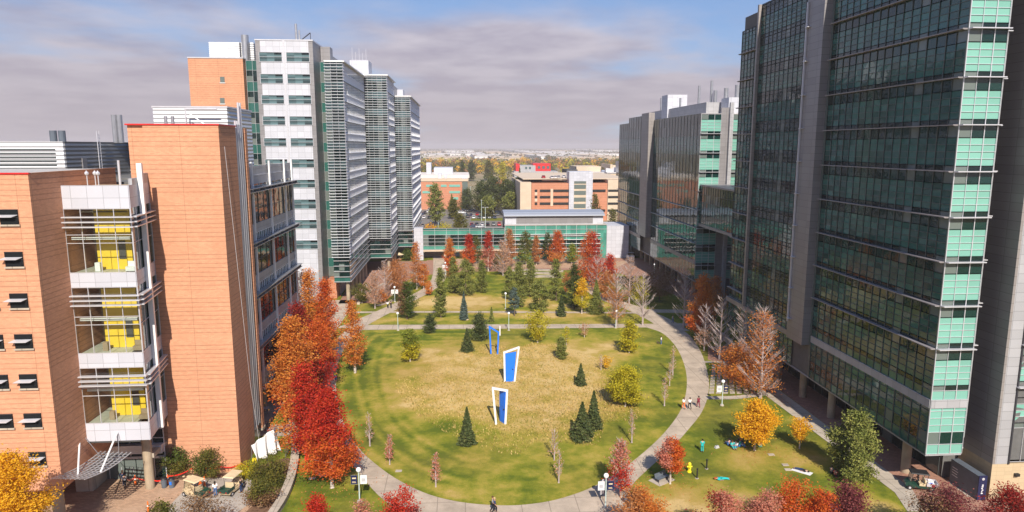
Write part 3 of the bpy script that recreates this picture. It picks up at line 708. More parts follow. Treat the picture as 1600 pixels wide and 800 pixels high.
# ---- orange brick tower with blank wall
B = empty('brick_tower', (-31.2,78,0), 0, 'blank orange brick tower with a red roof edge, in front of the left garden', 'building')
part(B, 'wall', 'brick', (-34.4,77.9,0,-26.4,83.6,40.3), (-36.1,78.15,0,-34.4,83.6,40.3)); part(B, 'coping', 'red', (-36.2,77.8,40.3,-26.3,83.7,40.45))
part(B, 'glass_strip', 'dark_glass', (-28.5,83.6,0,-26.75,87,39.5))
for k in range(4): MB().tube((-26.55,84.1+.72*k,2.6),(-26.55,84.1+.72*k,43.2 if k > 1 else 41),.13,n=8).build('vertical_tube', M['silver'], B)
part(B, 'brick_fin', 'brick', (-28.6,87,1.6,-26.4,87.9,40.2)); part(B, 'fin_base', 'concrete_pale', (-28.6,86.9,1.3,-26.3,88,1.6))
part(B, 'plant_room', 'corr', (-38.3,90,33,-29.3,100,42.8)); part(B, 'plant_room_trim', 'silver', (-38.4,89.9,42.8,-29.2,100.1,43.0))
mb = MB()
for y in (88.5,): mb.tube((-33.8,y,40),(-33.8,y,42.6),.09).tube((-33.8,y,42.6),(-30,y,42.6),.09).tube((-30.6,y,40),(-33.6,y,42.2),.06)
mb.build('roof_rail', M['silver'], B)
mb = MB(); mb.tube((-31.8,83.4,40.4),(-31.8,83.4,41.4),.05)
for k in range(2): mb.tube((-35.2+.8*k,86,40),(-35.2+.8*k,86,41.6),.2)
mb.build('roof_vent', M['steel'], B)
shift(B)
# ---- glass wing E
Eo = empty('glass_classroom_wing', (-28,101,0), 0, 'glass and grey wing with white vertical fins, between blank brick tower and white tower', 'building')
part(Eo, 'core', 'soffit', (-36,88.3,4.6,-28.2,115.4,34.6), (-46,84,0,-34,115.4,33.9), (-46,88.3,33.9,-29,115.3,34.2))
fE = Fac(-28,88,0,1,1,0)
for zb, zt in ((25.0,32.1),(18.1,25.0),(11.2,18.1),(4.6,11.2)):
    fE.glaze(Eo, 'glazing', 'dark_glass', 0, 27.5, zb+2.7, zt-.1, 1.4, 2, 0); mb = MB(); fE.box(mb, 0, 27.5, zb+1.5, zb+2.7, -.1, .12); mb.build('metal_band', M['mid_panel'], Eo)
    fE.glaze(Eo, 'strip_windows', 'blind_glass', 0, 27.5, zb+.1, zb+1.5, .9, 1, .02); fE.mull(Eo, 0, 27.5, zb+.1, zb+1.5, .9, [zb+.14, zb+1.46], .02, 'white', .08, .1, name='strip_window_frames')
    fE.mull(Eo, 0, 27.5, zb+2.7, zt-.1, 2.8, [zb+4.6], 0)
for z in (32.1,25,18.1,11.2):
    mb = MB()
    for dz in (0,.45): fE.box(mb, 0, 27.9, z-.05+dz, z+.05+dz, .15, 1.05)
    for u in fE.bays(0, 27.5, 3): fE.box(mb, u, u+.08, z-.1, z+.5, .12, .9)
    mb.build('sunshade', M['steel'], Eo)
mb = MB(); fE.box(mb, 0, 27.5, 33, 34.2, -.1, .1); fE.box(mb, 0, 27.5, 34.2, 35.4, -.3, -.1); mb.build('parapet', M['mid_panel'], Eo)
fE.glaze(Eo, 'strip_windows', 'blind_glass', 0, 27.5, 32.2, 33, .9, 1, .02)
for u in (5.5,14,22.4,27.1):
    mb = MB(); fE.box(mb, u-.22, u+.22, 4.6, 36.0, .12, .34); mb.build('white_fin', M['white'], Eo)
part(Eo, 'soffit', 'mid_panel', (-36,88,4.4,-28,115.5,4.6))
part(Eo, 'recessed_glazing', 'dark_glass', (-33,88.4,0,-32.8,115,4.4)); 
for y in (90,97,104,111): MB().tube((-29,y,0),(-29,y,4.4),.4,n=14).build('column', M['col'], Eo)
shift(Eo)
# ---- left brick building
D = empty('brick_classroom_building', (-50,66,0), 0, 'orange brick building with small shaded square windows at the far left edge', 'building')
XD = -39.6
part(D, 'wall', 'brick', (-62,66,4.5,XD,82,35.5), (-62,66.4,0,-46,82,4.5), (-46,78,0,-42.2,82,4.5)); part(D, 'roof', 'roof', (-61.7,66.3,35.5,XD-.3,82,35.52)); part(D, 'coping', 'red', (-62,65.9,35.5,XD+.1,66.2,35.65)); part(D, 'coping', 'brick', (XD-.2,66.2,35.5,XD+.05,82.1,35.62))
wr = [348,413,480,543,605,666,727]; cols = []
X2 = xat(46,605,66); X1 = xat(1,605,66); dX = X2-X1
for r, vv in enumerate(wr):
    for c in range(3):
        xc = X2 - dX*c - .0
        zc = 31.6-3.95*r
        wo = part(D, 'window', 'house_glass', (xc-.8,65.9,zc-.7,xc+.8,66.05,zc+.7))
        part(wo, 'sill', 'concrete_pale', (xc-.9,65.82,zc-.86,xc+.9,66.05,zc-.7))
        mb = MB(); mb.hexa([(xc-1.1,65.4,zc+.0),(xc+.5,65.4,zc+.0),(xc+.78,65.88,zc+.16),(xc-.78,65.88,zc+.16),(xc-1.1,65.4,zc+.04),(xc+.5,65.4,zc+.04),(xc+.78,65.88,zc+.2),(xc-.78,65.88,zc+.2)])
        mb.build('glass_shade', M['silver'], wo)
        mb = MB(); mb.box(xc-.8,65.86,zc-.06,xc+.8,65.9,zc-.02); mb.box(xc-.8,65.86,zc+.66,xc+.8,65.9,zc+.7); mb.build('frame', M['dark_metal'], wo)
MB().tube((-40.9,67.2,0),(-40.9,67.2,4.5),.55,n=18).build('column', M['col'], D)
part(D, 'plant_room', 'corr', (-80,85,33,-46.7,85.2,38.6)); part(D, 'plant_room_side', 'corr_dark', (-80,85.2,33,-46.6,101,38.6), (-46.6,100.8,33,-36,101,38.6))
mb = MB()
for k in range(9): mb.box(-70,84.9,34+.45*k,-47.6,85,34.15+.45*k)
mb.build('louver', M['mullion'], D)
mb = MB()
for yy in (92.2,92.8): mb.tube((-46.4,yy,34),(-46.4,yy,40),.05)
for k in range(14): mb.tube((-46.4,92.2,34.3+.4*k),(-46.4,92.8,34.3+.4*k),.03)
mb.build('ladder', M['silver'], D); part(D, 'plant_door', 'grey_panel', (-46.6,88.5,33.9,-46.5,89.5,36.6))
MB().tube((-46.4,97,38.5),(-46.4,97,42.2),.35,n=12).tube((-45.7,97,38.5),(-45.7,97,42.2),.35,n=12).build('roof_stack', M['steel'], D)
MB().tube((-48.8,87,38.5),(-48.8,87,39.9),.4,n=12).tube((-47.8,87,38.5),(-47.8,87,39.9),.4,n=12).build('roof_vent', M['bluegrey'], D)
shift(D)
# ---- glazed lobby bay C
Cc = empty('glass_lobby_bay', (-36.8,71,0), 0, 'glazed lobby bay with yellow rooms and white panels, between the two orange brick walls', 'building')
cl, cr_, yc = -39.6, -33.2, 71.0
SD = ((cr_,yc),(-34.3,77.9)); sl = math.hypot(1.1,6.9)
fc = Fac(cl,yc,1,0,0,-1); fd = Fac(cr_,yc,-1.1/sl,6.9/sl,6.9/sl,1.1/sl); CW = cr_-cl
storeys = [(25.35,31.9),(16.9,23.9),(9.3,15.4)]; panels = [(31.9,34.2),(23.9,25.35),(15.4,16.9),(7.35,9.3)]
for a, b in panels:
    mb = MB(); fc.box(mb, 0, CW, a, b, -.12, .05); mb.build('white_spandrel', M['white_panel'], Cc)
    mb = MB(); fd.box(mb, .05, sl, a, b, -.12, .05); mb.build('side_spandrel', M['white_panel'], Cc)
for a, b in storeys:
    fc.glaze(Cc, 'lobby_window', 'clear', 0, CW, a, b, 1.6, 2, -.03, 0)
    fc.mull(Cc, 0, CW, a, b, 1.6, [a+.04,a+3.05,a+3.9,b-1.9,b-.04], -.03, 'silver', .055, .1)
    fd.glaze(Cc, 'side_window', 'teal_glass', 0, sl, a, b, 1.6, 1, -.03, 0)
    fd.mull(Cc, 0, sl, a, b, 1.7, [a+.04,a+3.05,b-1.9], -.03, 'silver', .05, .1)
    for k in range(3):
        z = b-.85-.5*k; mb = MB(); fc.box(mb, -.3, CW+.4, z-.05, z+.06, .12, .6); fd.box(mb, -.2, sl, z-.05, z+.06, .12, .6); mb.build('sunshade', M['silver'], Cc)
    fl_ = part(Cc, 'floor_slab', 'int_floor', (cl+.15,yc+.15,a-.25,cr_-1.3,77.8,a-.02))
    part(Cc, 'yellow_wall', 'yellow_wall', (cl+1.7,73.2,a,cl+5.2,73.4,b-.1)); part(Cc, 'back_wall', 'int_dark', (cl+.2,77.6,a,cr_-1.2,77.75,b))
    part(Cc, 'wall_niche', 'int_dark', (cl+3.9,73.12,a+1.1,cl+4.6,73.19,a+3.0))
    part(Cc, 'ceiling', 'int_floor', (cl+.2,yc+2.2,b-.6,cr_-1.3,77.6,b-.45)); part(Cc, 'beam', 'white', (cl+.2,yc+.5,a+3.35,cr_-.5,yc+.8,a+3.6))
    mb = MB(); mb.box(cl+2.0,yc+.9,a,cl+2.5,yc+1.4,a+.9); mb.box(cl+5.0,yc+.9,a,cl+5.9,yc+1.6,a+.45); mb.box(cl+5.0,yc+1.5,a+.45,cl+5.9,yc+1.6,a+.95); mb.build('lounge_seat', M['white'] if a > 20 else M['wood'], Cc)
part(Cc, 'roof', 'stone', (cl,yc+.2,33.6,-34.4,78,33.9)); part(Cc, 'base_slab', 'int_dark', (cl,yc+.1,7.1,-34.3,77.9,7.33))
mb = MB(); fd.box(mb, 3.0, 3.5, 7.4, 36.3, .06, .55); mb.build('white_fin', M['white'], Cc)
mb = MB(); fd.box(mb, 5, sl, 34.2, 35.2, -.3, .05); fd.box(mb, 1.2, 5, 34.2, 34.8, -.3, .05); mb.build('parapet', M['mid_panel'], Cc)
MB().tube((-35.4,74.7,0),(-35.4,74.7,7.2),.5,n=18).build('column', M['col'], Cc)
g = Fac(-42.2,77.2,1,0,0,-1); g.glaze(Cc, 'entrance_glazing', 'dark_glass', 0, 7.6, .05, 7.1, 1.9, 3, 0)
mb = MB(); g.box(mb, 0, 7.6, 2.5, 2.75, .02, .3); g.box(mb, 1.5, 7.6, 3.3, 4.3, .02, .8); mb.build('door_header', M['silver'], Cc)
g.mull(Cc, 0, 7.6, 0, 7.1, 1.27, [4.9,6], 0, 'silver', .09)
for k in range(3):
    do = part(Cc, 'door', 'dark_glass', (-40.4+1.3*k,77.02,0.05,-39.2+1.3*k,77.1,2.45)); part(do, 'handle', 'silver', (-39.5+1.3*k,76.94,.9,-39.44+1.3*k,77.0,1.5))
part(Cc, 'porch_wall', 'concrete_pale', (-43.2,74.3,0,-41.4,74.7,2.9), (-41.6,74.7,0,-41.3,77.2,2.9))
part(Cc, 'side_wall', 'brick', (-42.2,77.3,0,-36,77.9,7.1))
part(Cc, 'tie_beam', 'concrete_pale', (-35.5,74.7,3.6,-34.7,78.1,4.1))
for x, y in ((-38.2,73.2),(-37.6,73.6),(-37.0,73.0)): MB().tube((x,y,33.9),(x,y,35.6),.05).ball((x,y,35.3),.22,6,4).build('weather_instrument', M['silver'], Cc)
MB().tube((-35.6,74.5,33.9),(-35.6,74.5,36.6),.12).build('roof_pipe', M['silver'], Cc)
shift(Cc)
# canopy held by struts
Cn = empty('entrance_canopy', (-39.5,71.5,0), 0, 'grey lattice canopy hung on white struts over the lobby entrance', 'canopy')
q0, q1, q2, q3 = [Vector((*gp(*p[:2], p[2]), p[2])) for p in ((80,748,6.3),(132,749,6.3),(205,707,5.9),(158,705,5.9))]
mb = MB()
def cq(u, v): return q0.lerp(q1,u).lerp(q3.lerp(q2,u),v) + Vector((0,0,-.35*math.sin(v*math.pi)))
for i in range(8):
    for j in range(10): mb.tube(cq(i/7,j/10), cq(i/7,(j+1)/10), .05, n=4)
mb.build('frame', M['silver'], Cn)
mb = MB()
for j in range(15):
    for i in range(7):
        a, b = cq(i/7,j/14), cq((i+1)/7,j/14); dv = (cq(0,min(1,(j+.42)/14))-cq(0,j/14)); up = Vector((0,0,.03))
        mb.hexa([a,b,b+dv,a+dv,a+up,b+up,b+dv+up,a+dv+up])
mb.build('slats', M['steel'], Cn)
for (ut, vt), (uc, vc) in (((125,676),(.45,.22)),((183,676),(.95,.35))):
    top = Vector((xat(ut,vt,70.9),70.9,zat(ut,vt,70.9))); MB().tube(top, cq(uc,vc), .09, n=8).build('strut', M['white'], Cn)
    MB().tube(top+Vector((.1,0,0)), cq(uc,.75), .03, n=5).build('cable', M['steel'], Cn)
shift(Cn)
# ---- low link building across the end
J = empty('low_glass_link', (17,230,0), 0, 'low turquoise glass building with curved silver roof across the far end of the garden', 'building')
fj = Fac(-13.2,230,1,0,0,-1)
LJ = 27.6
for a, b, mt in ((3.6,4.9,'sea_glass'),(4.9,6.2,'dark_glass'),(6.2,8.6,'dark_glass'),(8.6,10.1,'sea_glass')): fj.glaze(J, 'bridge_glazing', mt, 0, LJ, a, b, 1.9, 1, 0)
fj.mull(J, 0, LJ, 3.6, 10.8, 3.8, [3.6,4.9,6.2,7.4,8.6,10.1,10.8], 0, 'silver', .09, .2)
part(J, 'bridge_body', 'soffit', (-13.2,230.2,3.5,14.4,234,10.2)); part(J, 'bridge_parapet', 'turq_shaded', (-13.2,230,10.1,14.4,230.15,10.8)); part(J, 'bridge_roof', 'roof', (-13.2,230.3,10.2,14.4,234,10.35))
mb = MB()
for k in range(3): mb.tube((-8+9*k,230.3,4.5),(-4+9*k,230.3,9.5),.1)
mb.build('brace', M['sea_glass'], J)
part(J, 'end_wall', 'white_panel', (-16.2,229.8,0,-13.2,234,10.9)); part(J, 'end_wall', 'white_panel', (49.6,229.8,0,57.2,242,11.2)); part(J, 'soffit_band', 'cream', (-13.2,230.0,2.9,14.4,234,3.5))
part(J, 'under_wall', 'cream', (-13.2,238,0,-6,238.5,2.9), (-1,234,0,14.4,234.5,2.9)); part(J, 'pier', 'cream', (-6.3,231,0,-5.5,232,2.9), (4,231,0,5,232,2.9))
f2 = Fac(14.5,229.9,1,0,0,-1); LL = 35
for a, b, mt in ((0,1.2,'sea_glass'),(1.2,2.4,'dark_glass'),(2.4,3.6,'blind_glass'),(3.6,4.4,'dark_glass'),(4.4,5.2,'turq_shaded'),(5.2,6.6,'dark_glass'),(6.6,7.9,'sea_glass'),(7.9,8.5,'dark_glass'),(8.5,10.1,'sea_glass'),(10.1,11.5,'sea_glass')): f2.glaze(J, 'hall_glazing', mt, 0, LL-2.2, a, b, 1.75, 1, 0)
f2.glaze(J, 'end_glazing', 'sea_glass', LL-2.2, LL, 0, 11.3, 1.1, 9, .02)
f2.mull(J, 0, LL, 0, 11.5, 3.5, [10.1], 0, 'silver', .1, .2)
mb = MB()
for z in (2.4,3.6,5.2,6.6,7.9,8.5): f2.box(mb, 0, LL-2.2, z-.06, z+.07, .1, .55)
mb.build('sunshade', M['white'], J)
part(J, 'hall_body', 'soffit', (14.6,230.1,0,49.5,245,11.3)); part(J, 'hall_ledge', 'roof', (14.4,229.7,11.5,49.6,245,11.7))
part(J, 'clerestory', 'white_panel', (14.6,232,11.7,48.6,244,14.6)); part(J, 'clerestory_screen', 'grey_panel', (18.5,231.9,11.9,45,232,14.4))
mb = MB(); prof = [(231,14.5),(231,14.8),(232.5,15.5),(235,15.95),(238,16.05),(241,15.95),(244,15.5),(246,14.8),(246,14.5)]
for i in range(len(prof)-1): mb.quad((14.2,*prof[i]),(49,*prof[i]),(49,*prof[i+1]),(14.2,*prof[i+1]))
mb.poly([(14.2,*p) for p in prof]); mb.poly([(49,*p) for p in prof[::-1]]); mb.quad((14.2,231,14.5),(14.2,246,14.5),(49,246,14.5),(49,231,14.5)); 
for k in range(36): mb.box(14.3+.96*k,231,14.85,14.36+.96*k,231.04,14.9)
mb.build('curved_roof', M['roof_metal'], J)
shift(J)
# ---- far buildings
def at3(u, v, Y): return (xat(u,v,Y), zat(u,v,Y))
def xw(u, Y): return xat(u, 300, Y)
Ga = empty('parking_garage', (60,350,0), 0, 'red brick and cream parking garage with a pale glazed stair tower beyond the low building', 'building')
Y = 350
def bx(u0, u1, v0, v1, d0=0, d1=12): x0 = xw(u0,Y); x1 = xw(u1,Y); return (x0, Y-d0, max(0, zat(u0,v1,Y)) if v1 < 400 else 0, x1, Y+d1, zat(u0,v0,Y))
part(Ga, 'corner_pier', 'cream', bx(812.7,830,285,400,.3,60)); part(Ga, 'brick_wall', 'brick_far', bx(830.5,889,286.5,400,0,60), bx(925,949,286.5,400,0,60)); part(Ga, 'cream_wall', 'cream', bx(949.5,990,281,400,.2,60))
for (u0,u1,big) in ((843.5,860,0),(864.5,888.7,0),(835.5,839.5,0),(925.2,946,1),(950,990,2)):
    for v in (297.8,307.8,318,328.8):
        if big == 1 and v > 300 and v < 325: continue
        part(Ga, 'deck_opening', 'black', bx(u0,u1,v-1.7,v+1.8+(3 if v > 325 and not big else 0),.36,0))
part(Ga, 'opening_trim', 'cream', bx(860.3,864.2,295,322,.1,0), bx(835.5,839.5,300,305,.1,0), bx(835.5,839.5,310,315,.1,0))
part(Ga, 'roof_deck', 'cream', bx(818,990,280,281,-4,90))
part(Ga, 'stair_tower', 'white_panel', bx(888.5,925,268,283,1.5,8), bx(888.5,896,283,400,1.5,8), bx(915,925,283,400,1.5,8)); part(Ga, 'stair_spandrel', 'cream', bx(896,915,283,400,1.3,7))
for v in (283,291,300.5,311,321,330): part(Ga, 'stair_window', 'teal_glass', bx(896.3,914.6,v-2.6,v+3.8,1.4,0))
part(Ga, 'roof_rail', 'white', bx(849,889,282.8,283.6,-6,6.2))
shift(Ga)
def simple_building(name, label, Y, specs):
    e = empty(name, (0,Y,0), 0, label, 'building')
    for (pn, mt, u0, u1, v0, v1, d0, d1) in specs:
        x0 = xw(u0,Y); x1 = xw(u1,Y); z1 = zat(u0,v0,Y); z0 = 0 if v1 >= 400 else max(0, zat(u0,v1,Y))
        part(e, pn, mt, (x0,Y-d0,z0,x1,Y+d1,z1))
    shift(e); return e
simple_building('brick_office', 'red brick office with white roof and pale window bands, behind the parking lot', 420, [('wall','brick_far',640,722,283.5,400,0,50),('glass_corner','teal_glass',722.5,731,280,400,0,45),
  ('window','turq',666,681,288.5,292,.2,0),('window','turq',689,698,288.5,292,.2,0),('window','turq',702,719,288.5,292,.2,0),('window','turq',660,672,298.5,302,.2,0),('window','turq',702,719,298.5,302,.2,0),('window','turq',708,716,308,312,.2,0),
  ('fascia','cream',640,732,279.5,283.5,.4,50),('roof_white','roof_white',640,734,275,279.5,-10,60),('plant_room','white_panel',676,707,264,279,-25,45),('cooling_tower','white_panel',663,671,256,279,-30,40),('parapet','silver',722,731,278.5,280,.3,45),('roof_unit','white_panel',684,690,271.5,280,-5,10),('roof_unit','white_panel',694,699,272.5,280,-6,10)])
simple_building('red_office', 'bright red low building with a grey front, in front of the autumn woods', 700, [('wall','red',806,812,256,400,0,30),('grey_front','mid_panel',812,836,258.5,400,3,25),('wall','red',833,860,255.5,400,0,30),('grey_base','mid_panel',803,870,267.5,400,5,20),('window','blind_glass',820,823,260.5,264,3.2,-3),('window','blind_glass',826,829,260.5,264,3.2,-3),('window','blind_glass',840,844,259.5,263.5,.2,0),('window','blind_glass',847,851,259.5,263.5,.2,0),('window','blind_glass',854,858,259.5,263.5,.2,0)])
simple_building('white_plant_building', 'long cream building with rooftop stacks behind the parking garage', 440, [('wall','cream',925,990,271,400,0,40),('strip_window','dark_glass',927,990,274,275.2,.2,0),('roof_edge','silver',924,992,269,271,.5,41),('dark_wing','int_dark',885,902,265,400,0,20),('upper_hall','cream',905,945,261,400,-12,40),('plant_room','silver',949,965,262,272,-6,10),('plant_room','cream',962,976,259,272,-20,10),('roof_stack','steel',963,965.5,252,270,-4,-7),('dome_vent','cream',944.5,948,256,262,-12,-16)])
# distant flat warehouses: individual buildings
WL = [(655,700,238.6,242,2400,'w','white warehouse beyond the autumn woods, directly right of the white tower'),
 (665,735,243,246,1750,'c','nearest cream warehouse at the left of the gap, just above the woods'),(704,760,237.5,240,2900,'w','long white warehouse left of the middle of the gap, close under the horizon'),
 (742,800,240,243.6,2200,'w','white warehouse above the woods in the middle of the gap'),(757,796,235.6,238,3900,'c','small cream warehouse near the horizon, middle of the gap'),
 (800,868,238.5,241,2500,'c','cream warehouse behind the red office, above the woods'),(815,842,233.8,236,4600,'w','tiny white warehouse on the horizon straight above the red office'),
 (852,975,236,240.4,2300,'w','longest white warehouse, running right towards the glass block'),(862,900,233.4,235.2,4800,'c','tiny cream warehouse on the horizon, right of the red office'),
 (845,930,240.9,244.2,1800,'w','near white warehouse above the golden trees right of the red office'),(918,974,240.8,244,1850,'c','near cream warehouse touching the edge of the glass block'),
 (925,975,232.8,235,4200,'w','farthest right white warehouse on the horizon beside the glass block'),(690,742,234,235.6,4500,'w','white warehouse on the horizon left of the middle'),
 (770,822,243.2,246,1750,'c','nearest cream warehouse in the middle, left of the red office'),(872,960,243.5,246.4,1560,'c','nearest cream warehouse at the right, low behind the golden trees'),
 (656,690,235.3,236.8,3600,'c','cream warehouse on the horizon beside the white tower')]
for (u0,u1,v0,v1,Y,mt,lab) in WL:
    e = empty('warehouse', (xw((u0+u1)/2,Y),Y,0), 0, lab, 'warehouse', 'flat pale warehouses near the horizon')
    hh = 9.; Y = 29*1067/(v1-229); Y0 = min(7000, 29*1067/(v0-229)); dd = Y0-Y; e.location.y = Y; x0, x1 = xw(u0,Y), xw(u1,Y)
    part(e, 'wall', 'cream' if mt == 'c' else 'white', (x0,Y,0,x1,Y+dd,hh)); part(e, 'roof', 'cream' if mt == 'c' else 'roof_white', (x0-1,Y-1,hh,x1+1,Y+dd+1,hh+.8))
    mb = MB(); xx = x0+8
    while xx+6 < x1: mb.box(xx, Y-.3, .2, xx+6, Y, 5); xx += 18
    mb.build('loading_doors', M['bluegrey'], e); shift(e)
# ============================================================= trees
def leaves_mesh(name, pts, size, mat, parent, flat=.4, aspect=.75):
    """pts (n,3): one small folded leaf-cluster blade at each point"""
    n = len(pts); a = RNG.normal(size=(n,3)); a[:,2] *= flat; a /= np.linalg.norm(a, axis=1, keepdims=True)+1e-9
    b = RNG.normal(size=(n,3)); b -= (b*a).sum(1, keepdims=True)*a; b /= np.linalg.norm(b, axis=1, keepdims=True)+1e-9
    s = size*RNG.uniform(.6, 1.25, (n,1))
    v = np.stack([pts-a*s*.5, pts+b*s*aspect*.4-a*s*.05, pts+a*s*.5, pts-b*s*aspect*.4+a*s*.08], 1).reshape(-1,3)
    me = bpy.data.meshes.new(name); me.vertices.add(4*n); me.loops.add(4*n); me.polygons.add(n)
    me.vertices.foreach_set('co', v.astype(np.float32).ravel()); me.loops.foreach_set('vertex_index', np.arange(4*n, dtype=np.int32))
    me.polygons.foreach_set('loop_start', np.arange(0, 4*n, 4, dtype=np.int32)); me.polygons.foreach_set('loop_total', np.full(n, 4, dtype=np.int32))
    me.materials.append(mat); me.update(calc_edges=True)
    o = bpy.data.objects.new(name, me); C.objects.link(o)
    if parent: o.parent = parent
    return o
PROF = {  # crown radius (share of half width) against height share of the crown
 'oval': ([0,.12,.3,.5,.75,.92,1],[.35,.8,1,.92,.62,.32,.05]), 'spire': ([0,.1,.25,.5,.75,1],[.4,.85,1,.75,.42,.04]),
 'round': ([0,.12,.35,.6,.85,1],[.45,.85,1,.95,.62,.15]), 'cone': ([0,.06,.2,.5,.8,1],[.8,1,.88,.56,.25,.02]),
 'pine': ([0,.15,.4,.65,.85,1],[.5,.9,1,.8,.5,.12]), 'column': ([0,.1,.3,.7,.9,1],[.5,.9,1,.85,.5,.1]), 'vase': ([0,.2,.5,.8,1],[.2,.5,.9,1,.4]), 'shrub': ([0,.2,.5,.8,1],[.9,1,1,.75,.3])}
def tree(name, label, u, vb, vt, wpx, shape, leaf, n=2500, ls=.28, bark='bark', th=.16, bare=0., group=None, cat='tree', leaf2=None, twigs=0, low=None, xy=None, hw=None, seed=None):
    if shape not in ('cone','pine'): n = int(n*3.3); ls *= 1.0
    else: n = int(n*2.3); ls *= 1.0
    rnd = random.Random(seed if seed is not None else int(u*7+vb*13+vt*31))
    x, y = xy if xy else gp(u, vb); dist = math.hypot(x, y, H)
    h = zat(u, vt, y) if not hw else hw[0]; wd = (wpx*dist/FOC/2*.86) if not hw else hw[1]
    h = max(h, .6); wd *= rnd.uniform(.95,1.05)*(.88 if shape == 'pine' else 1); z0 = lawn_z(x, y)-.05 if lawn_r(x,y) < 1 else 0; h -= z0*.5
    e = empty(name, (x, y, z0), 0, label, cat, group)
    cb = h*th; ch = h-cb; xs, ys = PROF[shape]
    # skeleton
    mb = MB(); tips = []; r0 = max(.045, h*.014+.02)
    lean = (rnd.uniform(-.02,.02)*h, rnd.uniform(-.02,.02)*h)
    top = (lean[0], lean[1], h*.97)
    if shape != 'shrub':
        mid = (lean[0]*.2, lean[1]*.2, h*.5); mb.path([(0,0,0),(0,0,.15),(0,0,cb+.1),mid,top], [r0*1.6,r0*1.1,r0,r0*.6,.015], 7)
    nb = int(10+ch*3.2) if not twigs else int(16+ch*3.6)
    if shape in ('cone',): nb = int(14+ch*6)
    sub = MB()
    for i in range(nb):
        f = (i+rnd.random())/nb; f = f**.9
        zz = cb+ch*f*.97; rad = wd*np.interp(f, xs, ys)*(rnd.uniform(.45,1.1) if twigs else rnd.uniform(.62,1.1))
        ang = i*2.4+rnd.uniform(-.9,.9); tilt = {'cone':-.08,'pine':.12,'spire':.5,'oval':.55,'round':.5,'column':.9,'vase':.9,'shrub':.6}[shape]+(.35 if twigs else 0)
        zs = max(cb*.75, zz-rad*tilt) if shape != 'shrub' else .05
        k = zs/h; p0 = (lean[0]*k, lean[1]*k, zs)
        p2 = (math.cos(ang)*rad+lean[0]*f, math.sin(ang)*rad+lean[1]*f, zz)
        p1 = ((p0[0]+p2[0])/2, (p0[1]+p2[1])/2, p0[2]+(p2[2]-p0[2])*.42)
        rb = r0*(.42-.26*f)*(1 if twigs else .7); mb.path([p0,p1,p2], [rb,rb*.6,.012], 5)
        tips.append((p0,p1,p2,rad))
        if twigs:
            for q in range(twigs):
                t = rnd.uniform(.25,1); a_ = p1 if t > .5 else p0; b_ = p2 if t > .5 else p1; s_ = (t-.5)*2 if t > .5 else t*2
                o_ = [a_[m]+(b_[m]-a_[m])*s_ for m in range(3)]; l_ = wd*rnd.uniform(.18,.42); an = ang+rnd.choice((-1,1))*rnd.uniform(.3,1.0)
                e_ = (o_[0]+math.cos(an)*l_*.75, o_[1]+math.sin(an)*l_*.75, o_[2]+l_*rnd.uniform(.5,1.1))
                sub.tube(o_, e_, .022, .008, 4, 0, False)
                an2 = an+rnd.uniform(-.7,.7); m_ = [(o_[i2]+e_[i2])/2 for i2 in range(3)]
                sub.tube(m_, (m_[0]+math.cos(an2)*l_*.4, m_[1]+math.sin(an2)*l_*.4, m_[2]+l_*.35), .015, .007, 3, 0, False)
    mb.build('trunk', M[bark], e)
    if twigs: sub.build('twigs', M['bark_white'] if bark != 'bark' else M['bark'], e)
    n = int(n*(1-bare))
    if n > 0:
        if shape == 'cone':
            m_ = int(n*.9); f = RNG.random(m_)**1.35; ang = RNG.uniform(0, 2*math.pi, m_)
            tier = .5+.5*np.cos(f*ch/ max(.45, h*.06)*2*math.pi); lob = .84+.12*np.sin(ang*5+f*23+u)+.10*np.sin(ang*2+f*9+vb)
            rr_ = wd*np.interp(f, xs, ys)*(.60+.40*tier)*lob*np.sqrt(RNG.uniform(.30,1.08,m_))
            P = np.stack([np.cos(ang)*rr_, np.sin(ang)*rr_, cb+ch*f-rr_*.18], 1)
        else:
            T = tips; P = []; per = n//len(T)+1
            for (p0,p1,p2,rad) in T:
                w_ = max(.25, rad/wd) if wd else 1; k = max(3, int(per*(.35+.8*w_)))
                t = RNG.uniform(.25 if shape != 'pine' else .45, 1.05, k)[:,None]
                a_, b_, c_ = np.array(p0), np.array(p1), np.array(p2)
                base = (1-t)**2*a_+2*t*(1-t)*b_+t*t*c_
                sg = wd*(.15 if shape != 'pine' else .13)+.08
                P.append(base+RNG.normal(size=(k,3))*np.array([sg,sg,sg*.62]))
            P = np.concatenate(P)
            if low is not None: P = P[(P[:,2]-cb)/ch < low]
            P = P[P[:,2] > cb*(.86 if shape not in ('shrub','pine') else .5)]
        if leaf2 is not None:
            key = (P[:,2]-cb)/ch + RNG.normal(size=len(P))*.08 if leaf2[1] == 'low' else P[:,0]/wd+RNG.normal(size=len(P))*.2
            msk = key < leaf2[2]
            if msk.any(): leaves_mesh('leaves', P[msk], ls, L[leaf2[0]], e, tag_flat(shape))
            P = P[~msk]
        if len(P): leaves_mesh('leaves', P, ls, L[leaf], e, tag_flat(shape))
    return e
def tag_flat(s): return .35 if s in ('oval','spire','round','column') else .7
GM = 'maples along the left walk'
tree('maple_tree','bright red maple nearest the camera on the left, trunk on the lawn beside the walk',519,762,608,92,'spire','red',9500,.24,'bark_pale',.17,leaf2=('redorange','low',.45),group=GM)
tree('maple_tree','red maple behind and left of the nearest red maple, beside the seat wall',479,717,568,92,'spire','red',6500,.25,'bark_pale',.14,leaf2=('orange','x',-.35),group=GM)
tree('maple_tree','big orange maple in the middle of the left row',461,664,492,88,'oval','orange',6500,.27,'bark_pale',.12,leaf2=('redorange','low',.25),group=GM)
tree('maple_tree','dark maroon red maple in the left row, between orange crowns, nearest the glass wing',472,612,472,70,'spire','maroon',4500,.27,'bark',.1,group=GM)
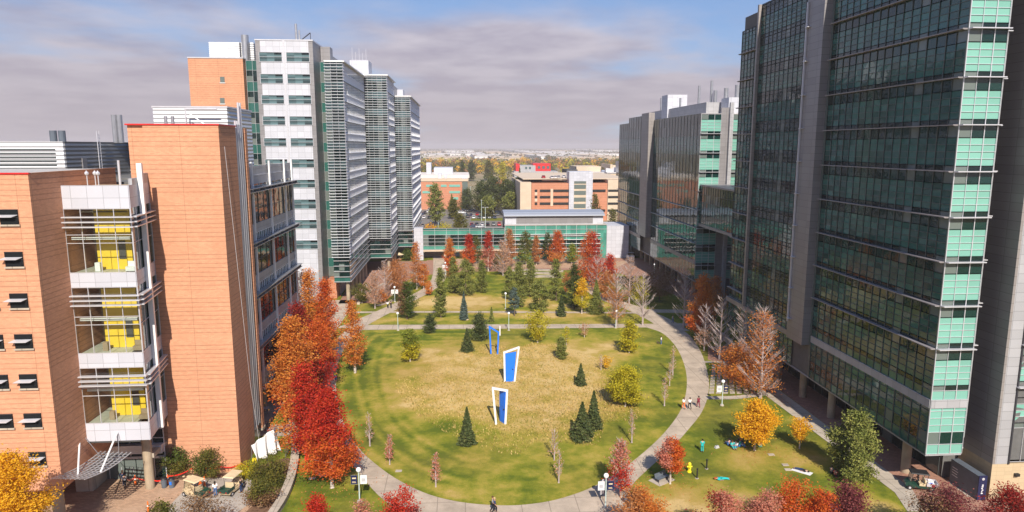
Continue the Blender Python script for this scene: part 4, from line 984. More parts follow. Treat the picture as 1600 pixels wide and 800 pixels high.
tree('maple_tree','tallest orange maple of the left row, standing against the white tower',488,575,420,72,'spire','orange',5000,.28,'bark',.12,leaf2=('redorange','low',.3),group=GM)
tree('maple_tree','red orange maple at the right back of the left row',514,580,434,60,'spire','redorange',4600,.28,'bark',.12,leaf2=('orange','low',.4),group=GM)
tree('maple_tree','small scarlet maple filling the middle of the left row',500,618,500,62,'oval','redorange',3600,.26,'bark',.12,leaf2=('red','low',.5),group=GM)
tree('maple_tree','lone pale orange maple on the right edge of the walk, left of the round lawn',555,584,468,46,'spire','orange',2600,.27,'bark_pale',.14,group=GM)
tree('maple_tree','dark shaded maple close to the glass wing, behind the left row',440,625,515,60,'round','maroon',2200,.3,'bark',.15,group=GM)
# trees of the round lawn
tree('spruce_tree','dark spruce standing alone nearest the camera on the round lawn',730,698,638,38,'cone','spruce',4200,.26,th=.03)
tree('spruce_tree','broad dark spruce, front one of the touching pair right of the doors',909,690,630,50,'cone','spruce',4500,.27,th=.03)
tree('spruce_tree','taller dark spruce, rear one of the touching pair right of the doors',927,673,613,38,'cone','spruce',3500,.27,th=.03)
tree('spruce_tree','small dark spruce in the dry grass right of the middle door',907,606,570,27,'cone','spruce',2300,.25,th=.03)
tree('spruce_tree','little rounded conifer between the yellow tree and the small spruce',877,565,527,20,'column','pine',1200,.25,th=.04)
tree('maple_tree','dense yellow tree on the right of the round lawn',977,638,575,58,'round','lemon',5200,.26,'bark_pale',.18)
tree('maple_tree','upright lemon yellow tree at the back right of the round lawn',983,554,500,34,'oval','lemon',2000,.28,'bark_pale',.12)
tree('locust_tree','pale yellow spreading tree at the back of the round lawn, right of the blue frame',840,538,484,46,'vase','lemon',1500,.27,'bark_pale',.12)
tree('maple_tree','yellow green tree on the left of the round lawn',641,568,515,34,'round','lime',2400,.27,'bark_pale',.14,leaf2=('lemon','low',.5))
tree('spruce_tree','wide dark evergreen in front of the taller one, left of the blue frame',730,552,514,34,'cone','spruce',2200,.27,th=.03)
tree('spruce_tree','rounded dark evergreen directly left of the blue frame',749,533,489,32,'column','spruce',2200,.27,th=.02)
tree('spruce_tree','small dark evergreen beside the cross path at the back left of the round lawn',672,521,491,21,'column','spruce',1400,.27,th=.02)
tree('young_tree','thin yellow young tree behind the little conifer',885,542,510,14,'column','lemon',170,.25,'bark_pale',.2)
tree('young_tree','thin tan young tree just in front of the cross path',913,529,503,18,'vase','tan',130,.25,'bark_pale',.2)
tree('young_tree','small yellow bush-like tree left of the dense yellow tree',948,580,557,20,'vase','yellow',220,.24,'bark_pale',.2)
tree('young_tree','wispy bare young tree beside the small yellow bush-like tree',939,582,555,12,'vase','tan',30,.2,'bark_pale',.2,twigs=2)
def sap(label, u, vb, vt, w, leaf='tan', n=60, tw=3): tree('young_tree', label, u, vb, vt, w, 'column', leaf, n, .2, 'bark_white', .25, twigs=tw, group='staked young trees around the round lawn')
sap('bare young tree at the left edge of the round lawn',578,698,645,18); sap('young tree with a few rust leaves, left front of the round lawn',609,727,680,17,'pink',170); sap('young tree with pinkish leaves at the front of the round lawn',681,762,708,19,'pink',170)
sap('cream bare young tree at the front right of the round lawn, taller of two',866,722,672,24); sap('bare young tree nearest the front edge of the round lawn, right of centre',873,756,703,18)
sap('bare young tree left of the ring path, below the dense yellow tree',987,694,640,15); sap('nearest of three bare young trees along the right curve of the ring path',1038,636,590,12); sap('middle one of three bare young trees along the right curve of the ring path',1046,604,565,14); sap('farthest of three bare young trees along the right curve of the ring path',1051,587,540,12)
tree('maple_tree','red orange maple with a pale trunk on the right lawn, beside the ring path',1047,756,684,46,'oval','redorange',2600,.22,'bark_pale',.33,leaf2=('pink','x',-.1))
tree('maple_tree','half bare maple with pink red leaves beside the front lamp, right of it',970,778,688,50,'oval','pink',1100,.22,'bark_pale',.22,twigs=6,leaf2=('red','low',.45))
tree('ash_tree','golden yellow tree on the right lawn with people resting under it',1179,704,628,68,'round','gold',5200,.24,'bark_pale',.27)
tree('ash_tree','small golden tree between the large golden tree and the pine',1249,701,652,32,'vase','gold',750,.22,'bark_pale',.3)
tree('pine_tree','big dark green pine on the right lawn in front of the glass tower',1330,750,643,92,'pine','pine',9000,.27,'bark',.06)
# right cluster by the glass tower
tree('cypress_tree','tall orange conifer-shaped tree beside the ring path, in front of the shaded court',1094,530,428,50,'oval','orange',4200,.28,'bark',.1,leaf2=('redorange','low',.35))
tree('cypress_tree','dark rust tree in the shade behind the tall orange one',1118,500,432,44,'spire','rust',1600,.3,'bark',.15)
tree('birch_tree','bare whitish tree between the orange tree and the paver court',1124,562,466,56,'oval','tan',120,.2,'bark_white',.15,twigs=8)
tree('birch_tree','bare whitish tree with low orange leaves left of the bare one beside the court',1100,548,480,48,'oval','tan',600,.26,'bark_white',.15,twigs=7,low=.4)
tree('birch_tree','tall half bare tree with orange leaves standing at the corner of the paver court',1188,622,484,84,'oval','orange',2100,.22,'bark_white',.12,twigs=8)
tree('cypress_tree','broad low rust orange tree over the paver court',1160,605,538,82,'round','rust',3400,.25,'bark',.16,leaf2=('orange','x',.1))
tree('birch_tree','bare grey tree behind the paver court, against the glass tower',1160,585,480,66,'oval','tan',60,.2,'bark_white',.15,twigs=7)
tree('birch_tree','bare pale tree in shade where the shadow of the tower meets the lower east path',1068,514,424,46,'oval','tan',30,.2,'bark_white',.18,twigs=7)
tree('birch_tree','bare white tree beside the east walk at the back right corner of the round lawn',1004,508,428,48,'oval','tan',60,.2,'bark_white',.2,twigs=7)
tree('crabapple_tree','brownish dark tree in the tower shadow beyond the east path',1030,470,418,66,'round','brown',2200,.3,'bark',.2)
tree('birch_tree','tall bare brownish tree with a few tan leaves, left of the shaded brown tree',983,475,402,44,'oval','tan',420,.28,'bark_white',.2,twigs=9)
tree('birch_tree','half bare tree with rust leaves low down, right of the dark pine',963,512,422,52,'oval','rust',1100,.28,'bark_white',.2,twigs=8,low=.55)
tree('crabapple_tree','low yellowish tree between two bare white trees on the right',1000,478,432,30,'round','lemon',500,.28,'bark',.2)
# far row in front of the low glass building
GR = 'autumn trees in front of the low glass building'
def far(label, u, vb, vt, w, shape, leaf, n=1800, ls=.36, **k): tree(k.pop('name','maple_tree'), label, u, vb, vt, w, shape, leaf, n, ls, k.pop('bark','bark_pale'), k.pop('th',.12), group=GR, **k)
far('largest bright red maple of the far row, at its right',922,445,362,68,'spire','red',3800,leaf2=('redorange','x',.0)); far('dark red maple touching the largest red one from the right',953,442,398,42,'spire','redorange',1700,leaf2=('red','x',.3))
far('pale bare tree in front of the largest red maple',932,456,402,46,'round','redorange',420,twigs=8,bark='bark_white',low=.8); far('low orange tree at the foot of the largest red maple',950,470,425,42,'round','rust',1200)
far('red orange maple left of the largest red one, beside a green crown',870,414,360,40,'spire','redorange',2600,leaf2=('orange','low',.35)); far('dark green narrow tree behind the red orange maple',856,408,363,22,'oval','dkgreen',1100)
far('small yellow green tree between the two biggest red maples',893,412,381,24,'oval','lime',1100); far('rust brown maple right of the olive tree in the far row',838,414,368,24,'spire','rust',1500)
far('olive tree with a brownish top in the middle of the far row',822,414,361,36,'oval','olive',1900,leaf2=('lime','low',.4)); far('tall tan orange tree right behind the pale bare one',796,418,357,34,'spire','rust',1800)
far('pale pink half bare tree with a white trunk, left of the tan orange tree',786,431,376,42,'spire','tan',700,twigs=9,bark='bark_white'); far('bright red maple with a pinkish lower half, left of the middle',763,424,360,28,'spire','red',1900,leaf2=('pink','low',.5))
far('deep red maple, second red one from the left in the far row',733,416,365,28,'spire','red',2000,leaf2=('redorange','low',.55)); far('olive tree half hidden behind the deep red maple',744,412,368,24,'oval','olive',1000)
far('orange maple at the left end of the red row',703,418,371,26,'spire','orange',1700,leaf2=('redorange','low',.3)); far('short orange red tree below the left end of the far row',706,436,402,22,'round','redorange',900)
far('small round green tree by the passage under the low building',637,407,387,22,'round','green',1000); far('green low tree between the pines and the deep red maple',775,420,398,20,'round','olive',600)
# pines of the middle garden
GP = 'pines in the middle garden'
def pine(label, u, vb, vt, w, leaf='pine', n=1700, shape='pine', nm='pine_tree', th=.05): tree(nm, label, u, vb, vt, w, shape, leaf, n, .33, 'bark', th, group=GP)
pine('tall narrow pine, leftmost of the middle garden, by the west walk',689,496,417,22,n=2000,shape='column'); pine('broad yellow green pine in the left pine group',728,462,405,42,'pine',3000); pine('dark pine on the left side of the broad yellow green pine',709,458,400,24,'pine',1500,'column')
pine('dark pine on the right side of the broad yellow green pine',752,457,406,24,'pine',1500,'column'); pine('blue grey spruce between the two cross paths',725,500,456,22,'blue',1800,'cone','spruce_tree'); pine('very small pine between the two cross paths, right of the blue grey spruce',768,503,480,13,'pine',500,'cone')
pine('blue grey small tree behind the upper lamp of the cross path',804,494,450,22,'blue',1100,'pine','spruce_tree',.3); pine('thin open pine left in the right pine group',795,468,416,24); pine('slender dark pine, second from the left in the right pine group',812,462,408,26,'pine',1800,'column')
pine('slender pine, third from the left in the right pine group',828,464,403,22,'pine',1500,'column'); pine('low broad pine in front of the right pine group',843,488,436,36,'pine',2300); pine('tall pine in the middle of the right pine group',869,470,404,30,'pine',2300)
pine('bushy dark pine right of the middle of the right pine group',897,482,412,34,'dkgreen',2500); pine('dense dark cone-shaped spruce standing on the cross path edge',877,494,461,25,'spruce',1900,'cone','spruce_tree',.02); pine('dark broad pine, rightmost of the right pine group',931,490,437,38,'pine',2700,'cone')
tree('crabapple_tree','rust coloured tree wedged between pines of the right group',885,462,425,18,'round','rust',500,.3,'bark',.2); tree('ash_tree','yellow tree in front of the right pine group',909,490,435,30,'oval','yellow',1500,.3,'bark_pale',.2,leaf2=('lemon','low',.4))
tree('pine_tree','short pine behind the upper lamp, left of the low broad pine',815,480,448,18,'pine','pine',700,.32,'bark',.1); tree('pine_tree','small dark pine between the tall narrow pine and the cross path',673,505,498,12,'cone','spruce',300,.3)
# trees by the white tower
GN = 'trees in the planting beside the white tower'
def nw(label, u, vb, vt, w, shape, leaf, n=1500, **k): tree(k.pop('name','maple_tree'), label, u, vb, vt, w, shape, leaf, n, .3, k.pop('bark','bark_pale'), k.pop('th',.15), group=GN, **k)
nw('slender orange tree with a white trunk at the corner of the white tower',651,452,377,28,'spire','orange',1500,leaf2=('rust','low',.5)); nw('low orange branching tree right of the slender orange one',662,452,412,24,'round','orange',900)
nw('tan leaved spreading tree left of the slender orange one',622,462,405,44,'round','rust',2000); nw('whitish bare tree in front of the brick plaza',602,473,406,30,'oval','tan',260,twigs=9,bark='bark_white'); nw('pinkish half bare tree left of the whitish one',586,482,424,36,'oval','tan',700,twigs=8,bark='bark_white')
nw('olive green shrub-like tree nearest the white tower',566,474,442,36,'vase','olive',1300,name='crabapple_tree'); nw('small orange leaved branch tree in front of the pinkish tree',597,474,452,20,'round','orange',400,name='crabapple_tree')
nw('dark green and rust tree beside the west walk, at the crossing',636,499,440,42,'oval','green',2600,leaf2=('brown','x',-.2),bark='bark'); nw('little orange tree on the grass right of the west walk',670,462,440,16,'round','orange',350); nw('tan low tree right behind the whitish bare tree',612,455,420,30,'round','tan',700)
nw('small green shrub under the slender orange tree',646,452,440,16,'shrub','green',400,name='shrub'); nw('dark green low shrub beneath the tan tree',620,470,456,22,'shrub','dkgreen',400,name='shrub')
# left garden
GL = 'small trees in the bed against the brick tower'
tree('crabapple_tree','green small tree against the brick tower, left one above the trash cans',279,744,700,46,'round','green',1300,.2,'bark',.2,group=GL,leaf2=('olive','low',.5)); tree('crabapple_tree','olive small tree against the brick tower, right one behind the carts',326,746,703,56,'round','olive',1400,.2,'bark',.2,group=GL,leaf2=('green','x',-.2))
tree('shrub','big olive brown shrub at the corner of the brick tower, inside the seat wall',421,757,708,60,'shrub','olive',2600,.2,'bark',.02); tree('shrub','smaller olive brown shrub between the cart pad and the seat wall',408,792,752,50,'round','olive',1700,.2,'bark_pale',.2,leaf2=('brown','low',.5))
tree('shrub','yellowish low shrub at the foot of the brick tower corner',386,742,722,36,'shrub','lemon',900,.18,'bark',.02)
# foreground, rooted just outside the frame
GF = 'small trees along the bottom edge of the view'
def fore(label, u, vt, w, shape, leaf, n, vb=None, **k): tree(k.pop('name','maple_tree'), label, u, vb or 868, vt, w, shape, leaf, int(n*1.7), k.pop('ls',.19), k.pop('bark','bark'), k.pop('th',.15), group=GF, **k)
fore('golden yellow tree in the lower left corner in front of the brick building',34,708,96,'round','gold',7500,905,leaf2=('lemon','low',.35),ls=.19,name='ash_tree'); fore('brownish half bare tree at the bottom, in front of the carts',318,774,112,'round','brown',1700,twigs=3,name='crabapple_tree'); fore('olive shrub at the bottom left of the brownish tree',256,783,50,'round','olive',1200,name='crabapple_tree')
fore('vivid red small maple at the bottom, on the left lawn',498,773,56,'oval','red',1500,leaf2=('redorange','low',.5)); fore('tan twiggy bush at the bottom, left of the ring path',568,783,60,'round','pink',600,twigs=5,name='crabapple_tree'); fore('dark red small maple over the ring path at the bottom',628,762,60,'vase','red',1500,leaf2=('maroon','low',.6),bark='bark_pale')
fore('orange brown small tree by the front bench',997,764,92,'round','orange',3400,leaf2=('rust','x',.0),name='crabapple_tree'); fore('dull red tree at the bottom, leftmost of the right-hand row',1122,767,72,'round','pink',2000,leaf2=('maroon','x',-.2)); fore('pinkish red tree at the bottom, second in the right-hand row',1190,768,78,'round','pink',2200,twigs=4,leaf2=('maroon','low',.5))
fore('bright orange maple at the bottom, second from the left in the right-hand row',1240,755,84,'vase','redorange',2600,860,leaf2=('red','low',.35)); fore('deep purple plum tree at the bottom, beside the bright orange maple',1317,760,96,'round','purple',4200,name='plum_tree'); fore('brown purple plum tree at the bottom, in front of the dark cart',1468,766,110,'round','purple',4600,name='plum_tree',leaf2=('brown','x',-.3))
fore('maroon plum tree in the lower right corner below the stone wall',1572,764,78,'round','maroon',3200,name='plum_tree',leaf2=('purple','low',.5)); fore('orange red low maple tucked between the bright orange and purple trees',1280,762,50,'vase','redorange',1000,875)
# parking-lot and far trees
GK = 'trees around the parking lot'
def pk(label, u, vb, vt, w, shape, leaf, n=1400, ls=.75, **k): tree(k.pop('name','pine_tree'), label, u, vb, vt, w, shape, leaf, n, ls, 'bark', k.pop('th',.1), group=GK, **k)
pk('large dark pine at the left of the parking lot, in front of the brick office',681,356,286,38,'pine','pine',2200,th=.16); pk('rounded yellow green tree right of the large parking lot pine',708,342,310,24,'round','olive',900,name='ash_tree'); pk('green tree left of the big tree mass beyond the cars',729,330,294,30,'round','dkgreen',1100,name='elm_tree'); pk('small conifer against the brick office wall',706,328,303,14,'cone','pine',500)
for i, (u, vb, vt, w, lab) in enumerate(((752,333,283,40,'leftmost broad tree of the dark green mass beyond the cars'),(772,334,276,42,'second broad tree from the left in the dark green mass'),(792,335,280,38,'third broad tree from the left in the dark green mass'),(808,335,277,36,'fourth broad tree from the left in the dark green mass'),(826,336,281,34,'rightmost broad tree of the dark green mass, beside the garage'),(762,341,305,30,'lighter low tree in front of the dark green mass, on the left'),(798,338,300,34,'low tree in front of the dark green mass, near the garage'))):
    pk(lab, u, vb, vt, w, 'round', 'dkgreen' if i < 5 else 'pine', 1900, .8, name='elm_tree', leaf2=('olive','low',.35))
pk('dark pointed fir sticking out above the green mass',812,300,263,18,'cone','spruce',600,1.0,name='fir_tree'); pk('open yellow brown tree in front of the garage stair tower',929,352,302,24,'oval','olive',900,.6,name='elm_tree'); pk('short brown green tree between garage and glass block',957,352,326,20,'round','olive',500,.6,name='elm_tree')
pk('yellow green shrub at the near edge of the parking lot, left of the lamp',695,371,344,26,'shrub','lemon',600,.6,name='shrub'); pk('round olive tree at the near edge of the parking lot',720,371,333,30,'round','olive',1100,.6,name='elm_tree'); pk('low yellow shrub beside the large parking lot pine',672,367,348,22,'shrub','gold',450,.6,name='shrub')
pk('yellow green poplar beyond the dark green mass, left of the red office',785,285,252,14,'column','lemon',700,1.2,name='poplar_tree'); pk('broad grey green tree before the far woods, left of the poplar',764,282,250,22,'round','olive',700,1.4,name='elm_tree'); pk('dark green tree behind the office roof',737,283,250,16,'round','dkgreen',600,1.4,name='elm_tree'); pk('dark conifer-like tree behind the office roof, left one',722,283,249,12,'column','dkgreen',500,1.4,name='elm_tree')
# far-off wood: one mass
def wood(name, n, Y0, Y1, cols, seed, hmin=8, hmax=15, dens=70):
    rn = np.random.default_rng(seed)
    for ci, (leaf, share) in enumerate(cols):
        m_ = int(n*share); Y = rn.uniform(Y0, Y1, m_); u = rn.uniform(560, 1400, m_); X = np.array([xat(a, 229, b) for a, b in zip(u, Y)])
        hgt = rn.uniform(hmin, hmax, m_); wd = hgt*rn.uniform(.35,.55,m_); P = []
        for i in range(m_):
            q = rn.normal(size=(dens,3)); q /= np.linalg.norm(q, axis=1, keepdims=True); q *= rn.uniform(.75,1.1,(dens,1))
            P.append(np.stack([X[i]+q[:,0]*wd[i], Y[i]+q[:,1]*wd[i], hgt[i]*.55+q[:,2]*hgt[i]*.45], 1))
        o = leaves_mesh(name, np.concatenate(P), max(1.6, hmin*.28), L[leaf], None, 1.0, 1.0)
        tag(o, 'far woods of %s crowns between the parking lot and the warehouses' % leaf.replace('dkgreen','dark green'), 'woods', None, 'stuff')
wood('scattered_woods', 80, 560, 950, (('olive',.4),('lemon',.15),('dkgreen',.3),('rust',.15)), 6)
wood('distant_woods', 1500, 960, 1700, (('olive',.30),('lemon',.18),('rust',.17),('dkgreen',.10),('gold',.12),('brown',.13)), 5)
wood('horizon_woods', 1500, 1700, 8800, (('olive',.5),('brown',.3),('dkgreen',.2)), 9, 11, 17, 40)
# ============================================================= cars
tag(flat('parking_lot', [(-70,262),(26,262),(29,470),(-95,470)], .02, asph), kind='structure')
flat('parking_verge', [(-40,252),(30,252),(30,286),(-40,286)], .028, plain('dry_verge', (.36,.27,.16), .95, 0, .1, .25, .4)); flat('parking_island', [gp(736,345),gp(790,345),gp(790,340.5),gp(736,341.5)], .03, LAWN)
flat('east_service_road', [(40,255),(130,255),(130,330),(40,330)], .02, asph)
CARP = {n_: plain('car_paint_'+n_, c_, .25, .1, .6, .03) for n_, c_ in dict(white=(.7,.7,.72), black=(.02,.02,.024), red=(.42,.02,.025), silver=(.42,.44,.47), navy=(.03,.045,.10), grey=(.12,.13,.14)).items()}
M['car_glass'] = plain('car_glass', (.015,.018,.02), .05, 0, .8); M['headlight'] = plain('headlight_lens', (.6,.6,.62), .15); M['taillight'] = plain('taillight_lens', (.4,.01,.01), .2)
def loft(mb, secs):
    """secs: list of (x, [(y,z)...]) cross sections"""
    b = len(mb.v); k = len(secs[0][1])
    for x, pr in secs: mb.v += [(x,*q) for q in pr]
    for i in range(len(secs)-1):
        for j in range(k):
            jj = (j+1)%k; mb.f.append((b+i*k+j,b+(i+1)*k+j,b+(i+1)*k+jj,b+i*k+jj)); mb.m.append(0)
    mb.f.append(tuple(b+j for j in range(k))); mb.m.append(0); mb.f.append(tuple(b+(len(secs)-1)*k+k-1-j for j in range(k))); mb.m.append(0)
def make_car(suv=0):
    e = empty('parked_car'); hb = .95+.15*suv; hr = 1.42+.3*suv
    def low(w, z0, z1): return [(-w,z0),(w,z0),(w+.02,(z0+z1)/2),(w-.06,z1),(-w+.06,z1),(-w-.02,(z0+z1)/2)]
    mb = MB(); loft(mb, [(-2.25,low(.72,.35,.75)),(-2.1,low(.84,.28,hb-.08)),(-1.0,low(.9,.25,hb)),(.7,low(.9,.25,hb)),(1.7,low(.86,.27,hb-.14)),(2.15,low(.78,.3,.72)),(2.28,low(.66,.36,.6))])
    bo = mb.build('body', CARP['white'], e)
    def cab(w, z): return [(-w,z),(w,z),(w-.02,z+.02),(-w+.02,z+.02)]
    mb = MB(); x0, x1, x2, x3 = (-1.9+.1*suv, -1.35-.3*suv, .35, 1.05)
    mb.hexa([(x0,-.82,hb-.02),(x3,-.82,hb-.02),(x3,.82,hb-.02),(x0,.82,hb-.02),(x1,-.62,hr),(x2,-.62,hr),(x2,.62,hr),(x1,.62,hr)]); mb.build('windows', M['car_glass'], e)
    mb = MB(); mb.box(x1-.03,-.64,hr-.01,x2+.03,.64,hr+.05)
    for sy in (-1,1):
        for (xa, xb) in ((x0,x1),(x3,x2),(-.45,-.45)): mb.tube((xa,sy*.83,hb),(xb,sy*.635,hr),.045,n=4)
    mb.build('roof', CARP['white'], e)
    for sx in (-1.4,1.4):
        for sy in (-1,1): MB().tube((sx,sy*.68,.33),(sx,sy*.92,.33),.33,n=12).build('wheel', M['rubber'], e)
    for sy in (-.55,.55): MB().box(2.16,sy-.16,.55,2.25,sy+.16,.7).build('headlight', M['headlight'], e); MB().box(-2.22,sy-.2,.7,-2.14,sy+.2,.84).build('taillight', M['taillight'], e)
    return e
cars0 = [make_car(0), make_car(1)]; used = [False, False]
def car(u, v, col, label, rz=math.pi/2, suv=0, group='cars in the parking lot'):
    e = cars0[suv] if not used[suv] else copy_tree(cars0[suv]); used[suv] = True
    for ch in e.children:
        if ch.name.split('.')[0] in ('body','roof'): ch.material_slots[0].link = 'OBJECT'; ch.material_slots[0].material = CARP[col]
    e.location = (*gp(u, v), .03); e.rotation_euler = (0,0,rz); tag(e, label, 'car', group)
for i, (u, c, s) in enumerate(((737,'red',0),(745,'black',0),(753.5,'white',0),(762,'black',0),(771,'grey',1),(780,'red',1))):
    car(u, 352.5, c, ['bright red car at the left end of the nearest parked row','black car right beside the bright red car','white car in the nearest parked row','black car right of the white car in the nearest row','dark grey sport utility car in the nearest row','dark red sport utility car at the right end of the nearest row'][i], math.pi/2, s)
for i, (u, c, s) in enumerate(((740,'white',0),(748.5,'grey',0),(756.5,'white',0),(764.5,'silver',1),(773,'navy',0))):
    car(u, 341.3, c, ['white car at the left of the second parked row','dark grey car beside the white one in the second row','white car in the middle of the second row','silver tall car in the second row','dark blue car at the right end of the second row'][i], -math.pi/2, s)
for i, (u, v, c, s) in enumerate(((736,337.5,'navy',0),(745.5,336.5,'red',0),(754.5,336,'white',0),(761,335.5,'white',1),(770,336,'silver',0),(777.5,336.5,'grey',1),(731,340,'black',1),(728,336.5,'grey',0),(662.5,341,'white',0),(670.5,341.5,'black',0),(678,341,'grey',0),(703,340.5,'white',1),(660,355,'grey',1),(668,332,'white',0),(671,329,'silver',0),(664,324.5,'red',0),(667,321,'white',0),(660,336,'navy',0),(664,334,'black',0),(705,333.5,'silver',0),(710,333,'navy',0),(716,332.5,'white',0),(722,333.5,'white',0),(713,335,'grey',0),(726,331,'black',1),(732,331.5,'black',0),(738,329.5,'navy',0),(725,321.5,'white',0),(719,321.5,'black',0),(692,317,'white',1),(741,355.5,'navy',0),(750,355.8,'silver',0),(748,326.5,'black',0),(754,326.8,'grey',1))):
    lab = ['navy car at the left of the third row','red car in the third row, the only red one there','white car right of the red car in the third row','tall white car in the third row','silver car in the third row, below the middle lamp','grey tall car at the right end of the third row','black tall car beside the lamp at the left of the third row','grey car behind the round olive tree','white car nearest the white tower','black car right of the white car nearest the white tower','grey car in front of the large pine trunk','tall white car between the pine and the round olive tree','grey tall car alone close to the low building, by the tower','white car in the left column of cars','silver car in the left column of cars','red car far back beside the white tower','white car farthest back beside the white tower','navy car beside the white tower','black car just right of the navy one beside the white tower','silver car at the left of the back row','navy car in the back row','white car in the back row','white car right of the middle of the back row','grey car just in front of the back row','tall black car in the shadow under the trees','black car in the shadow under the trees','navy car in the shadow under the trees, right one','white car on the road beyond the lot','black car on the road beyond the lot','tall white car seen through the pine branches','navy car partly hidden behind the low roof','silver car partly hidden behind the low roof','black car under the middle of the green mass','grey tall car under the middle of the green mass'][i]
    car(u, v, c, lab, random.choice((math.pi/2,-math.pi/2)) if i < 20 else 0.1, s)
car(965,351,'black','black car between the garage and the glass block, left one',1.2,0); car(972,351.5,'grey','grey car between the garage and the glass block, right one',1.2,1)
for i, u in enumerate((826,832,838,845,851,858,864,870,876,881)): car(u, 270.3-.05*i, ('white','silver','red','white','grey','white','navy','white','silver','black')[i], ['white','silver','red','second white','grey','third white','navy','fourth white','second silver','black'][i]+' car from the left in the distant row before the red office', 0, 0, 'cars parked before the red office')
for i,(u,c) in enumerate(((862,'white'),(868,'white'),(874,'silver'),(851,'red'),(884,'white'))):
    e = copy_tree(cars0[0]); 
    for ch in e.children:
        if ch.name.split('.')[0] in ('body','roof'): ch.material_slots[0].material = CARP[c]
    xx = xw(u,356); e.location = (xx, 356+i*2, zat(849,280,350)+.05); tag(e, ['white car on the garage roof, left one','white car on the garage roof, middle one','silver car on the garage roof','red car on the garage roof','white car on the garage roof beside the stair tower'][i], 'car', 'cars on the garage roof'); e.rotation_euler = (0,0,1.57)
def tall_lamp(u, vb, vt, label, arms=2):
    x, y = gp(u, vb); h = zat(u, vt, y); e = empty('parking_lamp', (x,y,0), 0, label, 'lamp post', 'tall lamps in the parking lot')
    MB().tube((0,0,0),(0,0,h),.13,.09).build('pole', M['lamp_pole'], e)
    for s in ((-1,1) if arms == 2 else (0,)): MB().box(s*1.1-.35,-.25,h-.05,s*1.1+.35,.25,h+.15).build('lamp_head', M['silver'], e)
    if arms == 2: MB().box(-1,-.05,h+.0,1,.05,h+.1).build('arm', M['silver'], e)
tall_lamp(685,356,326,'tall lamp beside the large parking lot pine',1); tall_lamp(727,356,333,'tall lamp in front of the round olive tree',1); tall_lamp(758.5,357,324,'tall lamp with two heads between the nearest cars',2); tall_lamp(752.5,345,313,'tall lamp behind the white car of the nearest row',1); tall_lamp(770.5,336,308,'tall lamp farthest back, under the green mass',1); tall_lamp(735.5,325,292,'tall lamp left of the dark green tree mass',1)
# ============================================================= street furniture
def gz(x, y): return lawn_z(x,y)-.02 if lawn_r(x,y) < .97 else .06
def lamp(u, v, label, banner=None, h=3.85):
    x, y = gp(u, v); e = empty('globe_lamp', (x,y,.04), 0, label, 'lamp post', 'white globe lamps along the garden paths')
    MB().tube((0,0,0),(0,0,.18),.30,.26,n=14).build('base', M['concrete_pale'], e)
    MB().tube((0,0,.18),(0,0,h-.4),.075,.06,n=10).tube((0,0,h-.45),(0,0,h-.35),.1,.12,n=10).build('pole', M['lamp_pole'], e)
    MB().ball((0,0,h-.12),.27,16,10).build('globe', M['globe'], e, smooth=True)
    if banner:
        for s, mt in ((-1,banner[0]),(1,banner[1])):
            b = MB().box(s*.15,-.015,h-1.75,s*.85,.015,h-.75).build('banner', M[mt], e)
            mb = MB()
            if mt == 'navy': mb.box(s*.5-.2,-.022,h-1.15,s*.5+.2,-.016,h-1.0).box(s*.5-.22,-.022,h-1.5,s*.5+.15,-.016,h-1.45).box(s*.5-.22,-.022,h-1.6,s*.5+.2,-.016,h-1.55); mb.build('lettering', M['tan_roof'], b)
            else: mb.box(s*.5-.22,-.022,h-1.5,s*.5+.2,-.016,h-1.1).build('picture', M['silver'], b)
            MB().box(0,-.02,h-.75,s*.85,.02,h-.72).box(0,-.02,h-1.78,s*.85,.02,h-1.75).build('bracket', M['steel'], e)
lamp(946,795,'white globe lamp nearest the camera at the bottom, right of centre',('white','navy')); lamp(562,785,'white globe lamp with dark and white banners by the left ring path',('navy','white')); lamp(1128,634,'white globe lamp with banners at the corner of the paver court',('white','navy'))
lamp(622,517,'white globe lamp at the left end of the lower cross path'); lamp(795,517,'white globe lamp in the middle of the lower cross path'); lamp(790,483,'white globe lamp on the upper cross path near the pines'); lamp(962,513,'white globe lamp at the right end of the lower cross path')
lamp(617,472,'white globe lamp with banner beside the west walk near the white tower',('white','white')); lamp(696,430,'white globe lamp with banner behind the tall narrow pine',('white','white')); lamp(1022,433,'globe lamp in the shade by the right glass block'); lamp(648,440,'globe lamp between the tan and orange trees by the white tower')
